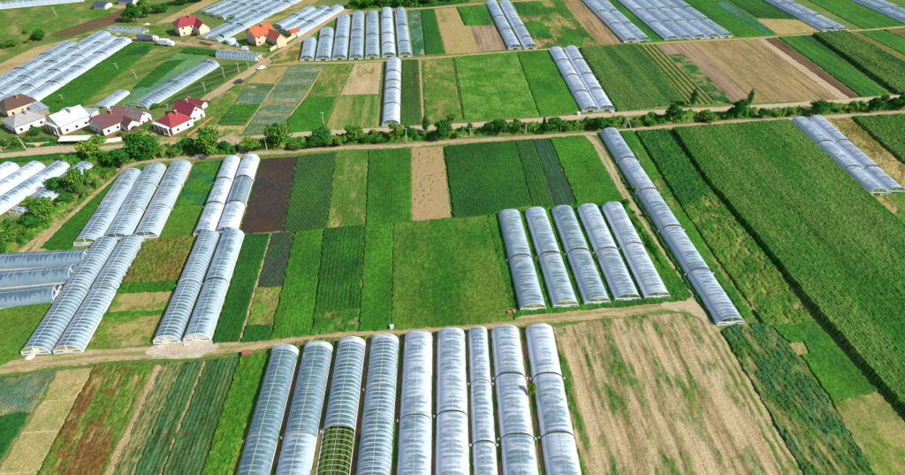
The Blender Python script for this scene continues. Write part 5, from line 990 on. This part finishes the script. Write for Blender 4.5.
def car(px, ang, col, label, van=False):
    p = P(*px); root = empty('van' if van else 'car', (p[0], p[1], 0.1), -math.radians(ang)); tag(root, label, 'van' if van else 'car', 'parked vehicles')
    m = plain('car_paint', col, 0.25, 0.03, spec=0.6); hh = 1.9 if van else 1.45
    v, f = loft([(-2.15, 0.78, 0.38, 0.72, 0.7), (-1.9, 0.86, 0.25, 0.86, 0.78), (0.0, 0.88, 0.25, 0.92, 0.82), (1.9, 0.86, 0.25, 0.90, 0.78), (2.15, 0.78, 0.38, 0.78, 0.7)]); link('body', mesh('body', v, f, m), root)
    c0, c1 = (-1.5, 2.0) if van else (-1.25, 1.75)
    v, f = loft([(c0, 0.78, 0.85, 0.93, 0.74), (c0 + 0.6, 0.80, 0.85, hh, 0.66), (c1 - 0.4, 0.80, 0.85, hh, 0.66), (c1, 0.78, 0.85, 0.95, 0.74)]); cb = link('cabin', mesh('cabin', v, f, m), root)
    for s in (-1, 1): MB().slab([(s * 0.79, c0 + 0.65, 0.98), (s * 0.79, c1 - 0.45, 0.98), (s * 0.70, c1 - 0.55, hh - 0.14), (s * 0.70, c0 + 0.75, hh - 0.14)], -0.02 * s).build('side_window', M_GLASS, cb)
    MB().slab([(-0.62, c0 + 0.12, 1.02), (0.62, c0 + 0.12, 1.02), (0.56, c0 + 0.52, hh - 0.1), (-0.56, c0 + 0.52, hh - 0.1)], 0.03).build('windscreen', M_GLASS, cb)
    MB().slab([(0.62, c1 - 0.06, 1.05), (-0.62, c1 - 0.06, 1.05), (-0.56, c1 - 0.32, hh - 0.12), (0.56, c1 - 0.32, hh - 0.12)], 0.03).build('rear_window', M_GLASS, cb)
    wheels(root, [(-0.82, -1.35), (0.82, -1.35), (-0.82, 1.35), (0.82, 1.35)], 0.32)
    for s in (-1, 1):
        MB().box(s * 0.6 - 0.14, s * 0.6 + 0.14, -2.18, -2.05, 0.55, 0.69).build('headlight', M_LIGHT, root); MB().box(s * 0.62 - 0.1, s * 0.62 + 0.1, 2.08, 2.18, 0.55, 0.75).build('tail_light', M_TAIL, root)
car((205.5, 104.6), 52, (0.03, 0.03, 0.035), 'black car parked by the red roofed garage')
car((239, 83), 60, (0.03, 0.03, 0.035), 'dark car driving on the asphalt lane')
car((261.5, 69.3), 60, (0.6, 0.6, 0.6), 'pale car standing at the crossroads')
car((244.5, 50.5), 95, (0.75, 0.77, 0.8), 'white van before the orange roofed house', True)
def lorry(px, ang, label, box_col, Lb):
    p = P(*px); root = empty('lorry', (p[0], p[1], 0.1), -math.radians(ang)); tag(root, label, 'lorry', 'parked vehicles')
    bm = plain('lorry_box', box_col, 0.5, 0.1); wh = plain('lorry_cab', (0.75, 0.76, 0.78), 0.35, 0.05)
    MB().box(-1.2, 1.2, 0, Lb, 1.1, 3.5).build('cargo_box', bm, root); MB().box(-0.5, 0.5, -2.0, Lb, 0.7, 1.08).build('chassis', M_TYRE, root)
    for k in range(int(Lb / 1.2)): MB().box(-1.25, 1.25, 0.5 + k * 1.2, 0.6 + k * 1.2, 1.15, 3.45).build('rib', bm, root)
    v, f = loft([(-2.3, 1.1, 0.6, 1.7, 1.1), (-2.1, 1.15, 0.55, 2.5, 1.0), (-0.2, 1.15, 0.55, 2.8, 1.05)]); cb = link('cab', mesh('cab', v, f, wh), root)
    MB().slab([(-0.95, -2.25, 1.72), (0.95, -2.25, 1.72), (0.88, -2.12, 2.4), (-0.88, -2.12, 2.4)], 0.03).build('windscreen', M_GLASS, cb)
    wheels(root, [(s * 1.05, y) for s in (-1, 1) for y in (-1.3, Lb - 2.2, Lb - 1.0)], 0.5)
lorry((154.5, 41.5), -84, 'grey ribbed lorry parked by the far greenhouses', (0.16, 0.18, 0.20), 9.0)
lorry((170, 46.5), -80, 'white lorry standing on the village road', (0.72, 0.73, 0.75), 5.0)
